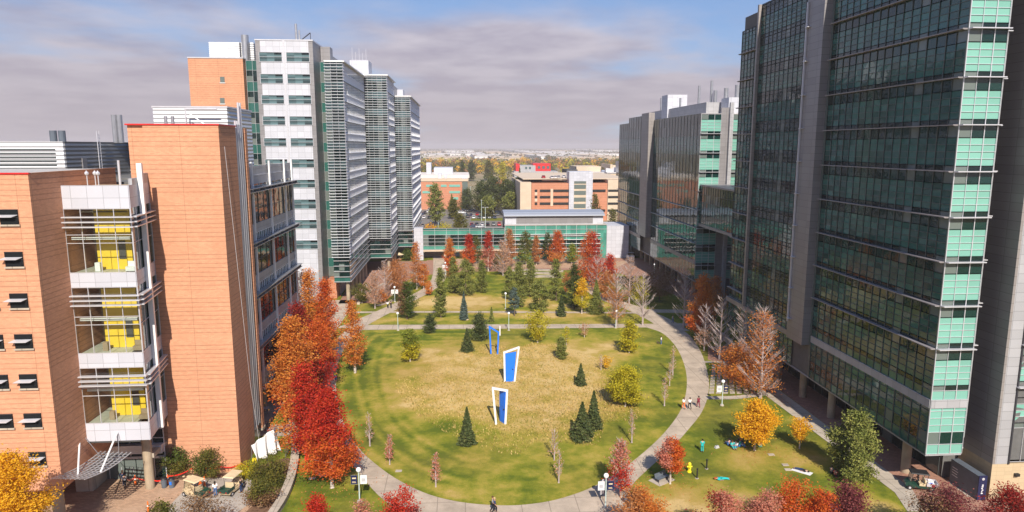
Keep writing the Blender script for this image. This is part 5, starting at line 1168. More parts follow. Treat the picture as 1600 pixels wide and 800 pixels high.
def frame_door(u, v, label, kind, corners, door=None, yaw=0., sc=1.):
    """corners: bl, br, tr, tl of the frame in metres (x,z)"""
    x, y = gp(u, v, .3); e = empty('door_sculpture', (x, y, gz(x,y)-.1), yaw, label, 'sculpture')
    mb = MB(); w = .135; n = len(corners)
    segs = [(0,3),(3,2),(2,1)]
    for a, b in segs:
        (x0,z0),(x1,z1) = corners[a], corners[b]; dx, dz = x1-x0, z1-z0; l = math.hypot(dx,dz); px, pz = -dz/l*w, dx/l*w; ex, ez = dx/l*w, dz/l*w
        if a == 3: x0 -= ex; z0 -= ez; x1 += ex; z1 += ez
        mb.hexa([(x0-px,-w,z0-pz),(x1-px,-w,z1-pz),(x1-px,w,z1-pz),(x0-px,w,z0-pz),(x0+px,-w-.001,z0+pz),(x1+px,-w-.001,z1+pz),(x1+px,w+.001,z1+pz),(x0+px,w+.001,z0+pz)])
    mb.build('frame', M['blue' if kind == 'blue' else 'white'], e)
    if door:
        pts, ang, hinge = door; piv = empty_part = MB()
        c, s = math.cos(ang), math.sin(ang)
        def P(px, pz, d): q = px-hinge; return (hinge+q*c-d*s, q*s+d*c, pz)
        piv.hexa([P(*pts[0],-.06),P(*pts[1],-.06),P(*pts[1],.06),P(*pts[0],.06),P(*pts[3],-.06),P(*pts[2],-.06),P(*pts[2],.06),P(*pts[3],.06)])
        d = piv.build('door', M['blue'], e)
        mb = MB()
        for (a0,a1,b0,b1) in ((.12,.46,.08,.42),(.54,.88,.08,.42),(.12,.46,.52,.92),(.54,.88,.52,.92)):
            def Q(a, b, dd):
                bx_ = pts[0][0]+(pts[1][0]-pts[0][0])*a; tx = pts[3][0]+(pts[2][0]-pts[3][0])*a; bz = pts[0][1]+(pts[1][1]-pts[0][1])*a; tz = pts[3][1]+(pts[2][1]-pts[3][1])*a
                return P(bx_+(tx-bx_)*b, bz+(tz-bz)*b, dd)
            mb.hexa([Q(a0,b0,-.09),Q(a1,b0,-.09),Q(a1,b0,-.061),Q(a0,b0,-.061),Q(a0,b1,-.09),Q(a1,b1,-.09),Q(a1,b1,-.061),Q(a0,b1,-.061)])
        mb.build('panels', M['blue'], d)
        k = pts[1][0]*.9+pts[0][0]*.1; MB().ball(P(k,2.2,-.14),.11,8,6).build('knob', M['dark_metal'], d)
frame_door(781,664,'nearest door sculpture, white frame with a narrow blue door standing ajar','white',[(-.5,0),(.75,.05),(1.0,4.9),(-.95,5.3)],([(-.55,-.1),(.72,.1),(.85,4.7),(-.62,4.75)],-1.05,.72))
frame_door(796,598,'middle door sculpture, white slanted frame filled by a closed blue door','white',[(-.75,0),(.8,0),(1.5,5.8),(-.85,5.0)],([(-.6,.12),(.65,.05),(1.1,5.1),(-.68,4.8)],0.,0))
frame_door(771,554,'farthest door sculpture, empty blue slanted frame with a white edge','blue',[(-.45,.2),(.75,-.1),(.95,4.2),(-.7,5.3)])
x, y = gp(777,554); MB().box
e = bpy.data.objects['door_sculpture.002']; MB().box(1.12,-.05,3.6,1.3,.2,5.4).build('white_edge', M['white'], e)
# hydrant, bollards, benches, stones
x, y = gp(1077,738); e = empty('fire_hydrant', (x,y,.03), 0, 'yellow fire hydrant on the right lawn', 'hydrant'); e.scale = (1.55,)*3
MB().tube((0,0,0),(0,0,.08),.17).tube((0,0,.08),(0,0,.62),.11,.1,n=12).build('body', M['yellow'], e); MB().ball((0,0,.66),.13,12,7).build('cap', M['yellow'], e); MB().tube((-.2,0,.45),(.2,0,.45),.055,n=8).tube((0,-.2,.42),(0,0,.42),.07,n=8).build('outlet', M['yellow'], e)
for (u, v, l) in ((1104,733,'black bollard light on the right lawn, farther one'),(1089,748,'black bollard light on the right lawn, nearer one')):
    x, y = gp(u, v); e = empty('bollard_light', (x,y,.03), 0, l, 'bollard'); MB().tube((0,0,0),(0,0,.05),.2,n=10).build('base', M['concrete_pale'], e); MB().tube((0,0,.05),(0,0,1.15),.085,n=10).build('post', M['black'], e); MB().tube((0,0,1.15),(0,0,1.22),.11,n=10).build('cap', M['black'], e)
def bench(u, v, rz, label, slab=True):
    x, y = gp(u, v); e = empty('bench', (x,y,.03), rz, label, 'bench')
    if slab: MB().box(-1.3,-.85,0,1.3,.85,.06).build('slab', M['concrete_pale'], e)
    MB().box(-.9,-.28,.42,.9,.22,.48).build('seat', M['bluegrey'], e); MB().hexa([(-.9,.2,.48),(.9,.2,.48),(.9,.25,.48),(-.9,.25,.48),(-.9,.32,.9),(.9,.32,.9),(.9,.37,.9),(-.9,.37,.9)]).build('backrest', M['bluegrey'], e)
    for s in (-.75,.75): MB().box(s-.04,-.25,.06,s+.04,.25,.42).build('leg', M['dark_metal'], e)
bench(1034,751,.55,'dark bench on a concrete slab under the red orange maple'); bench(987,786,.55,'dark bench on a concrete slab beside the pink red half bare maple'); bench(505,737,-1.0,'bench on a pale slab in the shade of the nearest red maple')
for (u, v, l) in ((1227,727,'small pale access cover on the right lawn, farther of two'),(1231,734.5,'small pale access cover on the right lawn, nearer of two'),(1205,711,'small white lid on the grass right of the golden tree'),(488,748,'pale lid in the grass left of the nearest maple trunk'),(623,737,'pale lid on the round lawn by the left young tree')):
    x, y = gp(u, v); mb = MB().prism([(-.4,-.25),(.35,-.3),(.4,.25),(-.35,.3)], 0, .05); o = mb.build('access_cover', M['concrete_pale'], None, loc=(x,y,gz(x,y)-.02)); tag(o, l, 'access cover')
def rocks(u, v, label, n=5, s=.5):
    x, y = gp(u, v); mb = MB()
    for i in range(n): mb.ball((random.uniform(-1,1)*s*1.6,random.uniform(-.5,.5)*s,s*.25), s*random.uniform(.3,.6), 7, 5, sc=(1.2,1,.6))
    tag(mb.build('rock_cluster', M['stone'], None, loc=(x,y,.02)), label, 'rocks')
rocks(727,500.5,'small heap of pale rocks at the foot of the blue grey spruce'); rocks(296,746,'white rocks in the bed between the two small trees at the brick tower',6,.5); rocks(928,421,'pale rocks beside the largest red maple',5,.9)
# banner directory by the front bench
x, y = gp(945,775); e = empty('poster_stand', gp(943,776)+(.04,), .7, 'white and dark poster panel standing by the front lamp', 'sign'); MB().box(-.6,-.05,.4,0,.05,2.0).build('white_panel', M['white'], e); MB().box(.02,-.05,.4,.6,.05,2.0).build('dark_panel', M['navy'], e)
for s in (-.5,.5): MB().tube((s,0,0),(s,0,.4),.04).build('leg', M['dark_metal'], e)
# building sign
e = empty('monument_sign', (55.9,66.9,.04), 0, 'dark monument sign with a blue end standing on brick by the stone wall', 'sign')
MB().box(-.45,-1.6,0,.45,2.6,2.75).build('body', M['bluegrey'], e); MB().box(-.47,-1.72,0.02,.47,-1.6,2.8).build('end_panel', M['navy'], e)
mb = MB()
for k in range(4): mb.box(-.462,1.5-.1*(k%2),1.9-.3*k,-.455,2.3,1.98-.3*k)
mb.build('lettering', M['white'], e)
def textobj(body, size, loc, rot, mat, parent):
    cu = bpy.data.curves.new('lettering', 'FONT'); cu.body = body; cu.size = size; cu.extrude = .008; cu.align_x = 'CENTER'; cu.align_y = 'CENTER'
    t = bpy.data.objects.new('tmp', cu); C.objects.link(t); bpy.context.view_layer.update(); me = bpy.data.meshes.new_from_object(t.evaluated_get(bpy.context.evaluated_depsgraph_get())); C.objects.unlink(t); bpy.data.objects.remove(t)
    me.materials.clear(); me.materials.append(mat); o = bpy.data.objects.new('lettering', me); C.objects.link(o); o.location = loc; o.rotation_euler = rot; o.parent = parent; return o
mb = MB()
for k, (a_, b_) in enumerate(((-.12,.10),(-.10,.02),(-.06,.12),(-.12,.04),(-.1,.1),(-.08,.1))): mb.box(a_,-1.735,.75+.19*k,b_,-1.725,.87+.19*k)
mb.build('vertical_lettering', M['white'], e)
MB().ball((0,-1.74,2.45),.16,10,6,sc=(1,.15,1)).build('emblem', M['silver'], e)
flat('sign_pad', W((1479,752),(1490,751),(1537,776),(1512,777)), .052, M['concrete_pale'])
# trash cans, cones, tape
for (u, l) in ((257,'grey trash can left of its twin, beside the lobby column'),(269,'grey trash can with a blue label, right of its twin')):
    x, y = gp(u, 762); e = empty('trash_can', (x,y,.05), 0, l, 'trash can'); MB().tube((0,0,0),(0,0,1.0),.27,.33,n=16).build('bin', M['bluegrey'], e); MB().tube((0,0,1.0),(0,0,1.16),.36,.28,n=16).build('lid', M['black'], e)
    if u > 260: MB().box(-.12,-.36,.45,.12,-.325,.8).build('label_plate', M['blue'], e)
cones = []
for (u, v, l) in ((212,758,'orange cone left of the lobby column'),(263,757,'orange post cone behind the trash cans'),(320,760,'orange post cone between the two carts'),(323,746,'orange post cone behind the carts under the olive tree'),(330,744,'small orange cone in the bed by the olive tree'),(232,800,'orange cone at the bottom of the brick plaza')):
    x, y = gp(u, v); e = empty('safety_cone', (x,y,.06), 0, l, 'cone'); MB().box(-.2,-.2,0,.2,.2,.05).build('base', M['black'], e); MB().tube((0,0,.05),(0,0,1.15),.13,.05,n=12).build('cone', M['orange'], e); MB().tube((0,0,.6),(0,0,.75),.105,.09,n=12).build('stripe', M['white'], e); cones.append((x,y))
tp = [gp(200,762),cones[0],gp(238,762),gp(257,761),cones[1],(gp(300,745)),gp(345,742),gp(378,737),gp(398,740)]
mb = MB()
for i in range(len(tp)-1):
    a, b = tp[i], tp[i+1]
    for k in range(6):
        t0, t1 = k/6, (k+1)/6; s0 = .95-.25*math.sin(t0*math.pi); s1 = .95-.25*math.sin(t1*math.pi)
        p = [(a[0]+(b[0]-a[0])*t, a[1]+(b[1]-a[1])*t) for t in (t0,t1)]
        mb.hexa([(p[0][0],p[0][1]-.012,s0),(p[1][0],p[1][1]-.012,s1),(p[1][0],p[1][1]+.012,s1),(p[0][0],p[0][1]+.012,s0),(p[0][0],p[0][1]-.012,s0+.12),(p[1][0],p[1][1]-.012,s1+.12),(p[1][0],p[1][1]+.012,s1+.12),(p[0][0],p[0][1]+.012,s0+.12)])
tag(mb.build('warning_tape', M['red_tape']), 'red warning tape strung from cone to cone along the brick tower', 'tape')
# bike racks and bikes
for i, (u, l) in enumerate(((428,'leftmost black bike hoop on the concrete pad'),(434,'middle black bike hoop on the concrete pad'),(441,'right black bike hoop on the concrete pad'))):
    x, y = gp(u, 677); e = empty('bike_rack', (x,y,.05), 0, l, 'bike rack'); pts = [(-.35,0,0),(-.35,0,.7)]+[(-.35*math.cos(a),0,.7+.3*math.sin(a)) for a in (.5,1,1.57,2.1,2.6)]+[(.35,0,.7),(.35,0,0)]; MB().path(pts,[.04]*9,8).build('hoop', M['black'], e); MB().box(-.45,-.1,0,-.25,.1,.02).box(.25,-.1,0,.45,.1,.02).build('foot_plate', M['steel'], e)
for i, (u, v, l, c) in enumerate(((424,676,'red bicycle leaning at the left bike hoop','red'),(448,674,'blue bicycle parked right of the bike hoops','blue'),(418,672,'dark bicycle in the shade behind the red one','dark_metal'),(455,662,'silver bicycle farther back by the seat wall','silver'))):
    x, y = gp(u, v); e = empty('bicycle', (x,y,.05), .6+.5*i, l, 'bicycle')
    for s in (-.52,.52):
        wh = MB().path([(s+.34*math.cos(t),0,.34+.34*math.sin(t)) for t in np.linspace(0,2*math.pi,17)],[.022]*17,5).build('wheel', M['rubber'], e)
        mb = MB(); [mb.tube((s,0,.34),(s+.33*math.cos(t),0,.34+.33*math.sin(t)),.005,n=3) for t in np.linspace(0,2*math.pi,9)[:-1]]; mb.build('spokes', M['silver'], wh)
    MB().tube((-.52,0,.34),(-.2,0,.82),.02,n=6).tube((-.52,0,.34),(-.05,0,.3),.02,n=6).tube((-.05,0,.3),(-.2,0,.86),.02,n=6).tube((-.18,0,.8),(.38,0,.85),.022,n=6).tube((-.05,0,.3),(.38,0,.8),.024,n=6).tube((.36,0,.95),(.52,0,.34),.022,n=6).build('frame', M[c], e)
    MB().box(-.33,-.07,.86,-.08,.07,.92).build('saddle', M['black'], e); MB().tube((.34,-.25,1.0),(.34,.25,1.0),.018,n=6).tube((.34,0,.9),(.34,0,1.0),.018,n=6).build('handlebar', M['black'], e)
# white covering hanging off a line
e = empty('white_tarpaulin', (*gp(422,712),0), 0, 'white tarpaulin draped on a rope beside the brick corner, left of the bike hoops', 'tarpaulin')
nn = 16; mm = 10; vs = []; a0, a1 = Vector((-1.7,-1.6,0)), Vector((.6,1.3,0))
mb = MB()
for j in range(mm+1):
    for i in range(nn+1):
        t = i/nn; s = j/mm; p = a0.lerp(a1, t); z = .15+(2.0+1.1*t)*(1-s)+.05*s; off = (.15+.35*s)*math.sin(t*17+s*2)+.6*s
        vs.append((p.x+off*.8, p.y-off*.5, z))
mb.v = vs
for j in range(mm):
    for i in range(nn): k = j*(nn+1)+i; mb.f.append((k,k+1,k+nn+2,k+nn+1)); mb.m.append(0)
cl_ = mb.build('cloth', M['white'], e, smooth=True); so = cl_.modifiers.new('t','SOLIDIFY'); so.thickness = .02
MB().tube((-1.7,-1.6,0),(-1.7,-1.6,2.2),.04).tube((.6,1.3,0),(.6,1.3,3.3),.04).build('pole', M['steel'], e); MB().box(-1.6,-2.0,.0,-1.1,-1.6,.55).build('yellow_bucket', M['yellow'], e)
mb = MB(); mb.tube((-26.3,79.2,38),(-26.2,82.6,9),.03,n=4).tube((-26.2,82.6,9),(-26.0,84,1),.03,n=4); tag(mb.build('hanging_rope', M['silver']), 'thin rope hanging down the shaded side of the blank brick tower', 'rope')
mb = MB()
for t in range(5): mb.tube((0,.35*t,0),(0,.35*t,1.1),.03,n=6)
mb.tube((0,0,1.1),(0,1.4,1.1),.03).tube((0,0,.3),(0,1.4,.3),.03)
tag(mb.build('steel_railing', M['steel'], None, loc=(*gp(446,716),0)), 'short steel railing on the grass inside the seat wall', 'railing')
x, y = gp(480,717); tag(MB().tube((0,-.2,0),(0,-.2,.9),.28,.2,n=12).build('red_trunk_wrap', M['red_tape'], None, loc=(x,y,.02)), 'red wrap at the trunk foot of the second red maple', 'wrap')
# cafe umbrellas and tables at the white tower
for (u, v, l) in ((624,408,'tan cafe umbrella under the white tower, left one'),(638,404,'tan cafe umbrella under the white tower, right one')):
    e = empty('cafe_umbrella', (*gp(u, v),.03), 0, l, 'umbrella'); MB().tube((0,0,0),(0,0,2.6),.05).build('pole', M['steel'], e); MB().tube((0,0,2.2),(0,0,2.9),1.6,.05,n=8).build('canopy', M['tan_roof'], e)
    MB().tube((0,0,.7),(0,0,.75),.6,n=12).build('table_top', M['silver'], e)
# shaded round tables by the left passage
e = empty('cafe_table', (*gp(411,648),.03), 0, 'grey table in the shade by the glass wing', 'table'); MB().box(-.8,-.5,.95,.8,.5,1.0).build('table_top', M['silver'], e)
for s in (-.6,.6): MB().tube((s,0,0),(s,0,.95),.04).build('leg', M['dark_metal'], e)
# service truck far right back
x, y = gp(985,403.5); e = empty('utility_cart', (x,y,.04), 0, 'white utility cart parked by the pale end wall at the back right', 'cart'); MB().box(-1.3,-.7,.4,1.3,.7,1.0).build('body', M['white'], e); MB().box(-1.2,-.7,1.9,1.2,.7,2.0).build('roof', M['silver'], e)
mb = MB()
for sx in (-1.1,1.1):
    for sy in (-.65,.65): mb.tube((sx,sy,1),(sx,sy,1.9),.04)
mb.build('roof_posts', M['dark_metal'], e)
for sx in (-.8,.8):
    for sy in (-.7,.7): MB().tube((sx,sy-.1,.3),(sx,sy+.1,.3),.3,n=12).build('wheel', M['rubber'], e)
# golf carts
def golf_cart(u, v, rz, label, roof='tan_roof', body='tan_paint', bed='dgreen', bedload=None, tri=False):
    x, y = gp(u, v); e = empty('golf_cart', (x,y,.06), rz, label, 'golf cart')   # faces +x
    mb = MB(); loft(mb, [(-1.5,[(-.6,.35),(.6,.35),(.6,.62),(-.6,.62)]),(.2,[(-.62,.3),(.62,.3),(.62,.55),(-.62,.55)]),(.95,[(-.6,.3),(.6,.3),(.6,.75),(-.6,.75)]),(1.1,[(-.58,.32),(.58,.32),(.56,1.0),(-.56,1.0)]),(1.5,[(-.45,.36),(.45,.36),(.4,.72),(-.4,.72)])]); mb.build('body', M[body], e)
    MB().box(-.45,-.55,.56,.15,.55,.82).box(-.5,-.55,.82,-.38,.55,1.25).build('seat', M['tan_roof'], e)
    mb = MB(); mb.box(-1.75,-.62,.62,-.55,.62,.68).box(-1.75,-.62,.68,-1.70,.62,1.0).box(-1.75,-.62,.68,-.55,-.57,1.0).box(-1.75,.57,.68,-.55,.62,1.0); mb.build('cargo_bed', M[bed], e)
    mb = MB(); mb.hexa([(-.8,-.68,1.93),(1.1,-.66,1.93),(1.1,.66,1.93),(-.8,.68,1.93),(-.7,-.58,2.03),(1.0,-.56,2.03),(1.0,.56,2.03),(-.7,.58,2.03)]); mb.build('roof', M[roof], e)
    mb = MB()
    for sy in (-.58,.58): mb.tube((1.05,sy,.95),(.85,sy,1.94),.025,n=6).tube((-.55,sy,.65),(-.65,sy,1.94),.025,n=6)
    mb.build('roof_posts', M['black'], e)
    MB().hexa([(1.04,-.55,1.0),(1.06,-.55,1.0),(1.06,.55,1.0),(1.04,.55,1.0),(.84,-.55,1.9),(.86,-.55,1.9),(.86,.55,1.9),(.84,.55,1.9)]).build('windscreen', M['clear'], e)
    MB().path([(.55+.0,.28+.16*math.cos(t),1.12+.16*math.sin(t)) for t in np.linspace(0,2*math.pi,11)],[.015]*11,4).tube((.55,.28,1.1),(.9,.28,.9),.02,n=5).build('steering_wheel', M['black'], e)
    for sx in (-1.05,1.1):
        for sy in (-.55,.55): w_ = MB().tube((sx,sy-.1,.26),(sx,sy+.1,.26),.26,n=14).build('wheel', M['rubber'], e); MB().tube((sx,sy-.11,.26),(sx,sy+.11,.26),.13,n=10).build('rim', M['silver'], w_)
    for sy in (-.35,.35): MB().tube((1.42,sy,.62),(1.5,sy,.6),.07,n=8).build('headlight', M['headlight'], e); MB().box(-1.78,sy-.08,.66,-1.752,sy+.08,.76).build('taillight', M['taillight'], e)
    if tri: MB().poly([(-.84,-.25,1.6),(-.84,.25,1.6),(-.84,0,2.05)]).poly([(-.85,-.25,1.6),(-.85,0,2.05),(-.85,.25,1.6)]).build('warning_triangle', M['orange'], e)
    return e
GCG = 'golf carts'
golf_cart(306,776,R(150),'tan golf cart with orange triangle, left one on the cart pad',tri=True); golf_cart(364,768,R(75),'tan roofed golf cart with dark green bed between two standing people'); golf_cart(1436,764,R(160),'black roofed utility cart on the brick walk below the glass tower','black','dgreen','silver')
x, y = gp(1452,764); 
def crate(label, u, v, z, mt, s, cat='box'): x, y = gp(u, v); e = empty('cargo_box', (x,y,z), .4, label, cat); MB().box(-s,-s,0,s,s,s*1.1).build('box', M[mt], e); MB().box(-s-.02,-s-.02,s*1.1,s+.02,s+.02,s*1.1+.05).build('lid', M[mt], e)
crate('white box in the bed of the black roofed cart',1448,766,.74,'white',.28); crate('blue box in the bed of the black roofed cart',1452,768,.74,'blue',.2); crate('red box at the tail of the black roofed cart',1457,770,.74,'red',.15)
# ============================================================= people
CL = {}
def cloth(n_, c_):
    if n_ not in CL: CL[n_] = plain('cloth_'+n_, c_, .85, 0, .2, .08)
    return CL[n_]
COL = dict(white=(.75,.75,.76), black=(.02,.02,.025), navy=(.03,.05,.12), denim=(.06,.13,.30), scrub=(.02,.42,.42), scrubblue=(.04,.15,.42), orange=(.75,.20,.05), maroon=(.20,.02,.05), khaki=(.40,.33,.22), grey=(.25,.25,.27), yellow=(.75,.55,.05), red=(.5,.04,.04), olive=(.12,.13,.06), pink=(.6,.3,.3))
HAIR = dict(dark=(.02,.015,.012), brown=(.10,.05,.025), red=(.32,.07,.02), blond=(.45,.32,.15))
def skin_mesh(name, verts, edges, rad, root, mat, parent, extra=None, lev=1):
    me = bpy.data.meshes.new(name); me.from_pydata(verts, edges, []); o = bpy.data.objects.new('tmp_skin', me); C.objects.link(o)
    m_ = o.modifiers.new('s', 'SKIN'); m_.use_smooth_shade = True
    for i, r_ in enumerate(rad): me.skin_vertices[0].data[i].radius = r_ if isinstance(r_, tuple) else (r_, r_)
    me.skin_vertices[0].data[root].use_root = True
    sb = o.modifiers.new('u', 'SUBSURF'); sb.levels = lev; sb.render_levels = lev
    bpy.context.view_layer.update(); em = bpy.data.meshes.new_from_object(o.evaluated_get(bpy.context.evaluated_depsgraph_get()))
    C.objects.unlink(o); bpy.data.objects.remove(o)
    if extra:
        bm = bmesh.new(); bm.from_mesh(em); t = bpy.data.meshes.new('x'); t.from_pydata(extra.v, [], extra.f); bm.from_mesh(t); bm.to_mesh(em); bm.free()
    em.materials.clear(); em.materials.append(mat); em.name = name
    em.polygons.foreach_set('use_smooth', [True]*len(em.polygons)); ob = bpy.data.objects.new(name, em); C.objects.link(ob); ob.parent = parent; return ob
def person(u, v, label, top, legs, pose='stand', rz=0., hair='dark', skin='skin', longhair=False, z=None, xy=None, s=1., dz=0):
    x, y = xy if xy else gp(u, v); e = empty('person', (x,y,(gz(x,y) if z is None else z)+dz), rz, label, 'person'); e.scale = (s,)*3
    # joints; the figure faces -y
    if pose in ('stand','walk','lie'):
        st = .28 if pose == 'walk' else .05
        J = dict(pel=(0,0,.95), wai=(0,0,1.1), che=(0,.0,1.32), nek=(0,0,1.47), hed=(0,-.01,1.62), hdt=(0,0,1.74),
            hl=(.09,0,.92), kl=(.10,-st*.7,.5), al=(.10,-st*.6 if pose == 'walk' else 0,.09), tl=(.11,-st*.6-.18,.035), hr=(-.09,0,.92), kr=(-.10,st*.25-.02,.49), ar=(-.10,st*1.0,.11), tr=(-.11,st*1.0-.17,.05),
            sl=(.19,0,1.40), el=(.25,.04+st*.3,1.13), wl=(.26,-.06+st*.3,.90), sr=(-.19,0,1.40), er=(-.25,.04-st*.3,1.13), wr=(-.25,-.10-st*.5,.92))
    elif pose == 'sit':
        J = dict(pel=(0,0,.14), wai=(0,.05,.3), che=(0,.04,.52), nek=(0,.0,.67), hed=(0,-.04,.82), hdt=(0,-.03,.94),
            hl=(.09,0,.14), kl=(.16,-.36,.42), al=(.12,-.62,.09), tl=(.13,-.8,.04), hr=(-.09,0,.14), kr=(-.2,-.36,.36), ar=(-.1,-.58,.09), tr=(-.1,-.76,.04),
            sl=(.19,.03,.6), el=(.26,-.16,.42), wl=(.17,-.36,.44), sr=(-.19,.03,.6), er=(-.26,-.14,.4), wr=(-.17,-.34,.42))
    elif pose == 'ride':
        J = dict(pel=(0,.12,.95), wai=(0,.06,1.1), che=(0,-.08,1.32), nek=(0,-.14,1.46), hed=(0,-.2,1.6), hdt=(0,-.2,1.72),
            hl=(.09,.1,.93), kl=(.11,-.25,.72), al=(.11,-.12,.32), tl=(.11,-.28,.26), hr=(-.09,.1,.93), kr=(-.11,-.15,.55), ar=(-.11,.0,.15), tr=(-.11,-.17,.1),
            sl=(.19,-.08,1.4), el=(.24,-.3,1.2), wl=(.2,-.5,1.05), sr=(-.19,-.08,1.4), er=(-.24,-.3,1.2), wr=(-.2,-.5,1.05))
    if pose == 'lie':   # onto its front or back: rotate the standing figure down
        J = {k: (p[0]*1.1, .95-p[2], .13-p[1]*.8 if k not in ('wl','wr','el','er','al','ar','tl','tr') else .08) for k, p in J.items()}
        J['tl'] = (.14,.98,.1); J['tr'] = (-.14,.98,.1)
    K_ = list(J); I = {k: i for i, k in enumerate(K_)}; V = [J[k] for k in K_]
    E_ = [('pel','wai'),('wai','che'),('che','nek'),('nek','hed'),('hed','hdt'),('pel','hl'),('hl','kl'),('kl','al'),('al','tl'),('pel','hr'),('hr','kr'),('kr','ar'),('ar','tr'),('che','sl'),('sl','el'),('el','wl'),('che','sr'),('sr','er'),('er','wr')]
    RD = dict(pel=(.13,.10), wai=(.12,.09), che=(.15,.105), nek=.055, hed=(.085,.105), hdt=.06, hl=.085, hr=.085, kl=.055, kr=.055, al=.042, ar=.042, tl=.035, tr=.035, sl=.055, sr=.055, el=.04, er=.04, wl=.028, wr=.028)
    # hands with fingers, ears and nose, set into the body mesh
    ex = MB()
    for w_, el_, sg in (('wl','el',1),('wr','er',-1)):
        a = Vector(J[w_]); d = (a-Vector(J[el_])).normalized(); sd = d.cross(Vector((0,1,0))); sd = (sd.normalized() if sd.length > .1 else Vector((1,0,0))); pl = a+d*.09
        ex.path([a-d*.01, a+d*.05, pl], [.028,.036,.03], 8)
        for q, ln in ((-.026,.06),(-.009,.075),(.009,.07),(.026,.055)):
            o_ = pl+sd*q-d*.01; m_ = o_+d*ln*.55; t_ = m_+d*ln*.4+Vector((0,-.018,0)); ex.path([o_,m_,t_],[.0095,.0085,.006],6)
        th = a+d*.035+sd*.03*sg; ex.path([th, th+sd*.025*sg+d*.03, th+sd*.03*sg+d*.06],[.012,.010,.007],6)
    hd = Vector(J['hed']); upv = (Vector(J['hdt'])-Vector(J['nek'])).normalized(); fw = Vector((0,-1,0)) if pose != 'lie' else Vector((0,0,-1) if 'front' in label else (0,0,1)); sx = Vector((1,0,0))
    ex.tube(hd+fw*.085+upv*.02, hd+fw*.125-upv*.012, .012, .018, 6)
    for q in (-1,1): ex.ball(hd+sx*q*.092-upv*.005, .024, 6, 4)
    b = skin_mesh('body', V, [(I[a],I[c]) for a,c in E_], [RD[k] for k in K_], I['pel'], M[skin], e, ex)
    def sub(name, keys, edges, grow, mat, trims=()):
        vs = [J[k] for k in keys]; ii = {k: i for i, k in enumerate(keys)}; rr_ = []
        for k in keys: r_ = RD[k]; rr_.append(tuple(q+grow for q in r_) if isinstance(r_, tuple) else r_+grow)
        return skin_mesh(name, vs, [(ii[a],ii[c]) for a,c in edges], rr_, 0, mat, e)
    sub('trousers', ['pel','hl','kl','al','hr','kr','ar'], [('pel','hl'),('hl','kl'),('kl','al'),('pel','hr'),('hr','kr'),('kr','ar')], .022, cloth(legs, COL[legs]))
    sub('top', ['wai','pel','che','sl','el','sr','er'], [('wai','pel'),('wai','che'),('che','sl'),('sl','el'),('che','sr'),('sr','er')], .026, cloth(top, COL[top]))
    for a, t in (('al','tl'),('ar','tr')):
        A_ = Vector(J[a]); T_ = Vector(J[t]); MB().path([A_-Vector((0,0,.02)), (A_+T_)/2-Vector((0,0,.03)), T_],[.055,.05,.04],7).build('shoe', cloth('black', COL['black']), e)
    mb = MB(); hc = hd+upv*.035-fw*.03; mb.ball(hc, .118, 12, 8, sc=(.95,1.0,1.0) if pose != 'lie' else (.95,1,1))
    if longhair: mb.path([hd-fw*.06+upv*.02, hd-fw*.10-upv*.12, hd-fw*.09-upv*.26],[.09,.075,.03],8)
    mb.build('hair', cloth('hair_'+hair, HAIR[hair]), e, smooth=True)
    for q in (-.035,.035): MB().ball(hd+sx*q+fw*.096+upv*.012, .011, 6, 4).build('eye', M['black'], e)
    return e
person(1068,640,'person in a white top and orange trousers, left of three walking on the ring path','white','orange','walk',R(200),'brown',longhair=True); person(1077.5,640,'person in a white top and black trousers, middle of three on the ring path','white','black','walk',R(190)); person(1091,637,'person in maroon scrubs, right of three on the ring path','maroon','maroon','walk',R(195),skin='skin_d')
person(1097,707,'person in turquoise scrubs standing on the right lawn','scrub','scrub','stand',R(160)); person(773,802,'person in dark clothes walking at the bottom of the ring path','navy','black','walk',R(80),'blond')
person(770,800,'person in grey walking close behind the dark clothed one at the bottom','grey','black','walk',R(80),'brown')
person(1033,539,'person in a white top and jeans standing in the back right of the round lawn','white','denim','stand',R(60)); person(1051,505,'person in dark clothes walking in the tower shadow on the lower east path','grey','denim','walk',R(90),'brown')
person(606,482,'person in a white top and black trousers, left of two on the west walk','white','black','walk',R(180)); person(611,482,'person in black, right of two on the west walk','black','black','walk',R(180))
person(337,776,'person in a white top and jeans standing between the two tan carts','white','denim','stand',R(200),longhair=True); person(377,770,'person in dark clothes at the right side of the green bedded cart','black','navy','stand',R(260),'brown')
person(196,764,'person in grey with a dark bag walking to the lobby doors','grey','black','walk',R(170)); person(193,758,'person in navy at the lobby doors','navy','navy','walk',R(180),'brown')
person(1055,444.5,'person in a light blue top walking in the shaded brick walk','scrubblue','black','walk',R(0)); person(525,596,'person in a yellow top and blue trousers on the left walk behind the red maples','yellow','denim','walk',R(180))
for i, (u, v, t, l, lab, rz_) in enumerate(((1139,697,'scrubblue','scrubblue','person in blue scrubs sitting left in the group under the golden tree',200),(1144,700,'scrub','scrub','person in turquoise scrubs sitting in front in the group under the golden tree',10),(1150,700,'white','denim','person in white and denim sitting in the middle of the group under the golden tree',300),(1156,698,'scrub','scrubblue','person in turquoise top and blue trousers sitting right in the group under the golden tree',60),(1158,692,'navy','navy','person in navy sitting at the back of the group under the golden tree',180),(1188,699,'scrub','scrub','person in turquoise scrubs sitting right of the golden tree trunk',200),(1190,692,'white','scrub','person in a white cap and white top behind the turquoise one right of the trunk',190))):
    person(u, v, lab, t, l, 'sit', R(rz_), hair='brown' if i % 2 else 'dark', s=1.05)
person(1127,750,'person in turquoise scrubs lying on their front on the right lawn','scrub','scrub','lie',R(-93),'red',s=1.08,longhair=True)
e = empty('picnic_blanket', (*gp(1253,737),.03), -.75, 'white blanket spread on the right lawn under the resting person', 'blanket'); mb = MB(); 
